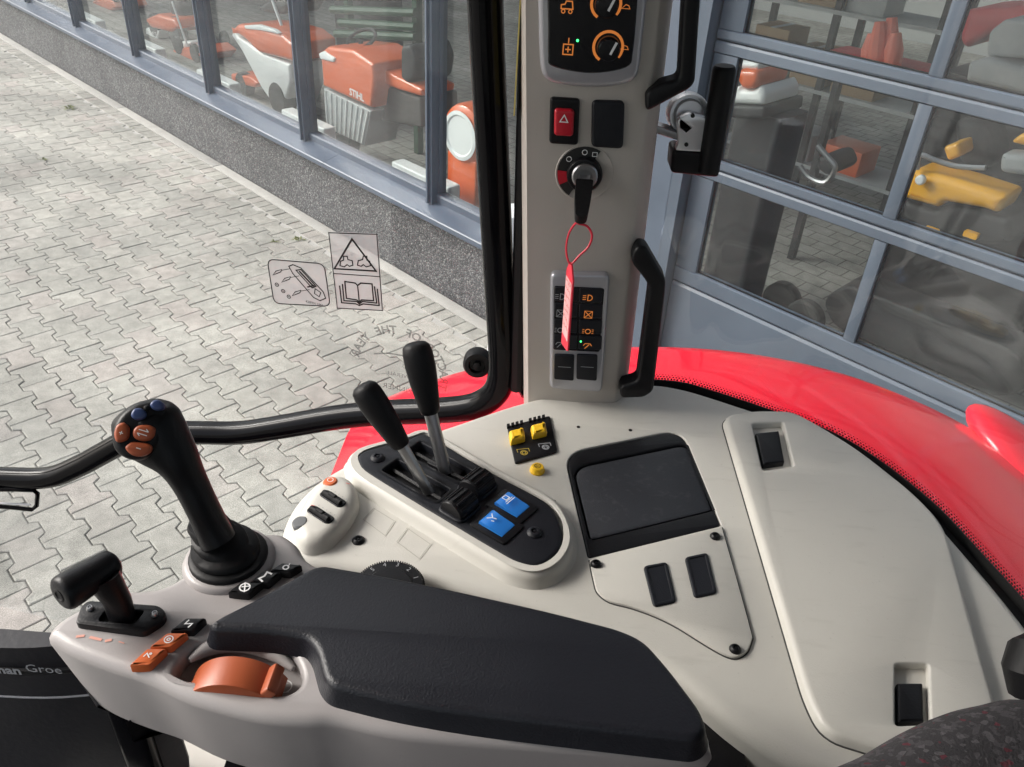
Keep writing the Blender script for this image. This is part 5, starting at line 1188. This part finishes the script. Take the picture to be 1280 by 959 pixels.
# walk-behind machines further along
for k, (x0, y0, D, lab, mt) in enumerate(((245, 60, 4.3, 'white and orange push mower with long tubular handle behind the far panes', MORA), (285, 66, 4.9, 'pale push mower standing behind the white-flanked orange mower', MGRY))):
    g = thing('push_mower', lab, 'mower', base_of(x0, y0, D))
    mpart(g, 'deck', [(x0 - 30, y0 + 2), (x0 - 6, y0 - 2), (x0 + 6, y0 + 8), (x0 - 2, y0 + 18), (x0 - 26, y0 + 12)], D, .45, mt, .03, .03)
    mpart(g, 'engine', [(x0 - 22, y0 - 8), (x0 - 8, y0 - 8), (x0 - 6, y0 + 1), (x0 - 24, y0 + 1)], D + .1, .25, WHITEP, .03, .03)
    for dd in (.05, .4):
        f = fac(D + dd); A, B_ = f.px(x0 - 10, y0), f.px(x0 - 30, y0 - 58); q = MB(); q.tube([f(*A), f(*B_)], .012, 8); q.obj('handle_tube', WHITEP, g)
    mwheel(g, x0 - 22, y0 + 14, D - .02, .1, .05); mwheel(g, x0 - 2, y0 + 16, D - .02, .1, .05)

# two more ride-on machines in the far bays
for (x0, y0, D, k, lab) in ((205, 30, 4.4, .8, 'orange ride-on mower with black seat in the bay next to the push mowers'), (132, 6, 4.6, .6, 'small orange mower far along behind the showroom glass')):
    g = thing('ride_on_mower', lab, 'mower', base_of(x0, y0, D)); sc = lambda l: [(x0 + a * k, y0 + b * k) for a, b in l]
    mpart(g, 'hood', sc([(-30, -8), (-12, -16), (14, -8), (22, 6), (10, 14), (-22, 6)]), D, .45, MORA, .04, .04)
    mpart(g, 'front_panel', sc([(-30, 6), (-8, 10), (-10, 26), (-28, 20)]), D + .02, .3, WHITEP, .03, .02)
    mpart(g, 'seat', sc([(6, -34), (18, -38), (26, -12), (12, -10)]), D + .15, .35, MBLK, .04, .03)
    mwheel(g, x0 - 14 * k, y0 + 24 * k, D + .02, .14, .1); mwheel(g, x0 + 16 * k, y0 + 26 * k, D + .02, .17, .12)
# orange round housing seen through the gap beside the rail
D = 3.55; g = thing('hose_reel', 'orange and white round hose reel behind the glass next to the black cab rail', 'reel', base_of(580, 195, D))
s_, z_ = fac(D).px(583, 168)
q = MB(); q.lathe([(.02, -.05), (.16, -.05), (.19, -.03), (.20, 0), (.20, .10), (.19, .14), (.02, .15)], GRD(s_, D, z_), INW, 36); q.obj('drum', MORA, g)
q = MB(); q.lathe([(.15, -.052), (.16, -.060), (.135, -.064), (.125, -.056)], GRD(s_, D, z_), INW, 36); q.obj('drum_ring', WHITEP, g)
q = MB(); q.slab(rounded(rect(.3, .2, s_, D + .06), .02, 3), GRD, FZ0, z_ - .14, r=.01); q.obj('stand', MORA, g)
# dark green rack bars above
D = 4.4; g = thing('display_rack', 'dark green display rack with long crossbars behind the lettered mower', 'rack', base_of(470, 60, D))
f = fac(D)
for (x0, y0, x1, y1) in ((425, 28, 520, 34), (420, 42, 520, 46), (415, 12, 520, 16)):
    A, B_ = f.px(x0, y0), f.px(x1, y1); q = MB(); q.tube([f(*A), f(*B_)], .035, 8); q.obj('crossbar', MGRN, g)
for x in (428, 512):
    s_, z_ = f.px(x, 40); q = MB(); q.slab(rect(.06, .06, s_, D + .08), GRD, FZ0, 2.3); q.obj('upright', MGRN, g)
q = MB(); s_, z_ = f.px(405, 30); q.slab(rounded(rect(.5, .5, s_, D + .5), .08, 4), GRD, FZ0, 1.9, r=.05); tag(q.obj('storage_cabinet', MBLK), 'tall black cabinet behind the lettered mower', 'cabinet')

# yellow and black compact machine behind the door panes
D = 4.55; g = thing('compact_excavator', 'yellow and black compact excavator parked inside behind the door', 'excavator', base_of(1190, 290, D))
mpart(g, 'counterweight', [(1140, 212), (1200, 226), (1260, 246), (1246, 269), (1230, 262), (1178, 253), (1172, 261), (1127, 248)], D, .22, MYEL, .04, .03)
mpart(g, 'undercarriage', [(1128, 251), (1172, 265), (1180, 256), (1222, 262), (1240, 270), (1262, 274), (1262, 306), (1200, 306), (1122, 284)], D + .05, .8, MBLK, .03, .03)
mpart(g, 'seat', [(1190, 150), (1225, 150), (1240, 180), (1238, 214), (1196, 206)], D + .3, .4, MBLK, .05, .05)
mpart(g, 'engine_cover', [(1150, 150), (1178, 160), (1192, 206), (1146, 196)], D + .35, .4, MBLK, .04, .04)
mpart(g, 'side_cover', [(1178, 184), (1198, 178), (1200, 196), (1184, 202)], D + .12, .2, MYEL, .02, .02)
mpart(g, 'engine_hood', [(1138, 196), (1180, 204), (1256, 226), (1262, 240), (1140, 208)], D + .24, .5, MBLK, .03, .03)
mpart(g, 'grey_panel', [(1250, 192), (1284, 194), (1290, 222), (1248, 216)], D - .05, .12, MGRY, .03, .03)
mpart(g, 'arm_cover', [(1262, 178), (1278, 166), (1300, 170), (1300, 188)], D, .25, MYEL, .02, .02)
f = fac(D - .02)
P_ = [f(*f.px(x, y)) for x, y in ((1146, 212), (1150, 194), (1168, 200), (1196, 208), (1232, 210))]; q = MB(); q.tube(crom([tuple(p) for p in P_], 4, False), .014, 8); q.obj('guard_rail', STEEL, g)
s_, z_ = f.px(1153, 224); q = MB(); q.lathe([(.026, 0), (.026, .02), (.018, .026), (.001, .026)], f(s_, z_, .01), f.n, 20); q.obj('filler_cap', WHITEP, g)
for x, y in ((1163, 289), (1213, 294)):
    s_, z_ = f.px(x, y); q = MB(); q.slab(rounded(rect(.07, .03, s_, z_), .006, 2), f, -.03, .005); q.obj('hazard_decal', MYEL, g)
for dd in (0, .62):
    s_, z_ = fac(D).px(1195, 300); q = MB(); pts = [(-.5, .02), (.5, .02), (.62, .16), (.5, .32), (-.5, .32), (-.62, .16)]
    q.slab(rounded([(s_ + a, FZ0 + b) for a, b in pts], .08, 4), fac(D + .02 + dd), -.26, 0, r=.02); q.obj('track', MBLK, g)

# orange and white cleaner beside the door frame
D = 4.1; g = thing('floor_cleaner', 'orange and white floor cleaner standing inside behind the left door panes', 'cleaner', base_of(930, 150, D))
mpart(g, 'tank', [(918, 95), (924, 86), (946, 88), (948, 100), (942, 112), (926, 112)], D, .3, MORA, .03, .03)
mpart(g, 'body', [(914, 110), (924, 108), (926, 112), (942, 112), (950, 106), (956, 118), (954, 132), (914, 130)], D + .02, .35, WHITEP, .03, .02)
mpart(g, 'base', [(912, 131), (956, 133), (954, 150), (912, 148)], D + .03, .4, MBLK, .02, .02)
s_, z_ = fac(D).px(934, 150); q = MB(); q.slab(rounded(rect(.3, .3, s_, D + .25), .03, 3), GRD, FZ0, z_ + .02); q.obj('chassis', MBLK, g)
mpart(g, 'head', [(922, 76), (948, 78), (948, 88), (922, 86)], D + .04, .2, WHITEP, .02, .02)
# sign boards
D = 4.6; f = fac(D)
for x in (968, 990):
    o = f.pxs([(x - 11, 122), (x + 10, 126), (x + 8, 150), (x - 13, 146)]); q = MB(); q.slab(o, f, -.02, 0); s_ = sum(p[0] for p in o) / 4; q.slab(rect(.02, .02, s_, D + .05), GRD, FZ0, o[0][1] - .02)
    tag(q.obj('sign_board', WHITEP, smooth=False), 'blank white board on a thin post inside behind the door', 'board', 'white boards behind the door')
# silver and black walk-behind tiller
D = 4.3; g = thing('tiller', 'silver and black tiller standing inside behind the middle door pane', 'tiller', base_of(1030, 235, D))
f = fac(D)
P_ = [f(*f.px(x, y)) for x, y in ((1000, 208), (1012, 222), (1032, 228), (1044, 210), (1034, 196), (1022, 182))]; q = MB(); q.tube(crom([tuple(p) for p in P_], 4, False), .016, 8); q.obj('frame_tube', STEEL, g)
mpart(g, 'engine', [(1020, 196), (1038, 194), (1046, 212), (1034, 222), (1020, 212)], D + .05, .25, MBLK, .03, .03)
mwheel(g, 1050, 232, D, .12, .08); mwheel(g, 1012, 232, D + .1, .12, .08)
# five rounded red tines, built inside in place of a yard reflection
D = 5.2; g = thing('mirrored_harrow', 'red-orange harrow with upright curved tines, set inside for a yard reflection', 'harrow', base_of(1100, 90, D))
TIN = mat('tine_orange', (.75, .16, .10), .45)
f = fac(D); s_, z_ = f.px(1105, 82)
for k, (x, y) in enumerate(((1088, 42), (1102, 26), (1112, 22), (1122, 40), (1096, 36))):
    A = f.px(x - 2, 82); B_ = f.px(x, (y + 82) / 2); C = f.px(x + 3, y); q = MB(); q.tube([f(*A, .05 * (k % 2)), f(*B_, .05 * (k % 2)), f(*C, .05 * (k % 2))], [.05, .055, .03], 10); q.obj('tine', TIN, g)
q = MB(); q.slab(rounded(rect(.75, .3, s_, D + .1), .03, 3), GRD, z_ - .1, z_ + .02, r=.02); q.obj('beam', MRED, g)
for dx in (-.3, .3): q = MB(); q.slab(rect(.04, .06, s_ + dx, D + .1), GRD, FZ0, z_ - .1); q.obj('leg', MBLK, g)
# red implement with grey plates, built inside in place of a yard reflection
D = 5.0; g = thing('mirrored_implement', 'dark red implement with grey steel plates, set inside for a yard reflection', 'implement', base_of(1240, 120, D))
mpart(g, 'frame', [(1206, 12), (1300, 6), (1300, 30), (1240, 40), (1206, 62), (1198, 50)], D + .25, .5, MRED, .04, .03)
mpart(g, 'hood_plate', [(1236, 40), (1256, 24), (1300, 30), (1300, 75), (1232, 70)], D, .3, MGRY, .02, .02)
mpart(g, 'deflector', [(1210, 78), (1236, 72), (1300, 92), (1300, 125), (1252, 112), (1206, 102)], D - .05, .25, MGRY, .03, .02)
s_, z_ = fac(D).px(1250, 110); q = MB(); q.slab(rounded(rect(.9, .4, s_ + .1, D + .3), .04, 3), GRD, FZ0, z_); q.obj('base_frame', MBLK, g)

# steel shelf with boxes against the inside, seen through the upper door panes
D = 6.6; f = fac(D); s0 = f.px(930, 30)[0]; s1 = f.px(1170, 60)[0]
g = thing('storage_shelf', 'grey steel shelf with boxes inside, seen through the upper door panes', 'shelf', tuple(GRD((s0 + s1) / 2, D, FZ0)))
for s_ in (s0, (s0 + s1) / 2, s1):
    for dd in (0, .45): q = MB(); q.slab(rect(.05, .05, s_, D + dd), GRD, FZ0, 2.2); q.obj('upright', MBLK, g)
for z_ in (.25, .85, 1.45, 2.05):
    q = MB(); q.slab([(s0 - .03, D - .03), (s1 + .03, D - .03), (s1 + .03, D + .48), (s0 - .03, D + .48)], GRD, z_, z_ + .03); q.obj('shelf_board', MGRY, g)
CARD = mat('cardboard', (.30, .20, .11), .8, var=.1, vscale=6)
random.seed(11)
for z_ in (.28, .88, 1.48):
    x = s0 + .1
    while x < s1 - .45:
        w_ = random.uniform(.22, .4); h_ = random.uniform(.18, .4); k = random.choice((0, 0, 1, 2))
        q = MB(); q.slab(rounded(rect(w_, .34, x + w_ / 2, D + .2), .01, 2), GRD, z_ + .001, z_ + h_, r=.006, seg=2)
        if k == 0: q.slab(rect(.05, .342, x + w_ / 2, D + .2), GRD, z_ + h_ - .001, z_ + h_ + .001, m=1)
        tag(q.obj('storage_box', [(CARD, MORA, MGRY)[k], MGRY]), ('brown cardboard box on the steel shelf behind the door', 'orange box on the steel shelf behind the door', 'grey box on the steel shelf behind the door')[k], 'box', 'boxes on the shelf behind the door')
        x += w_ + random.uniform(.03, .12)
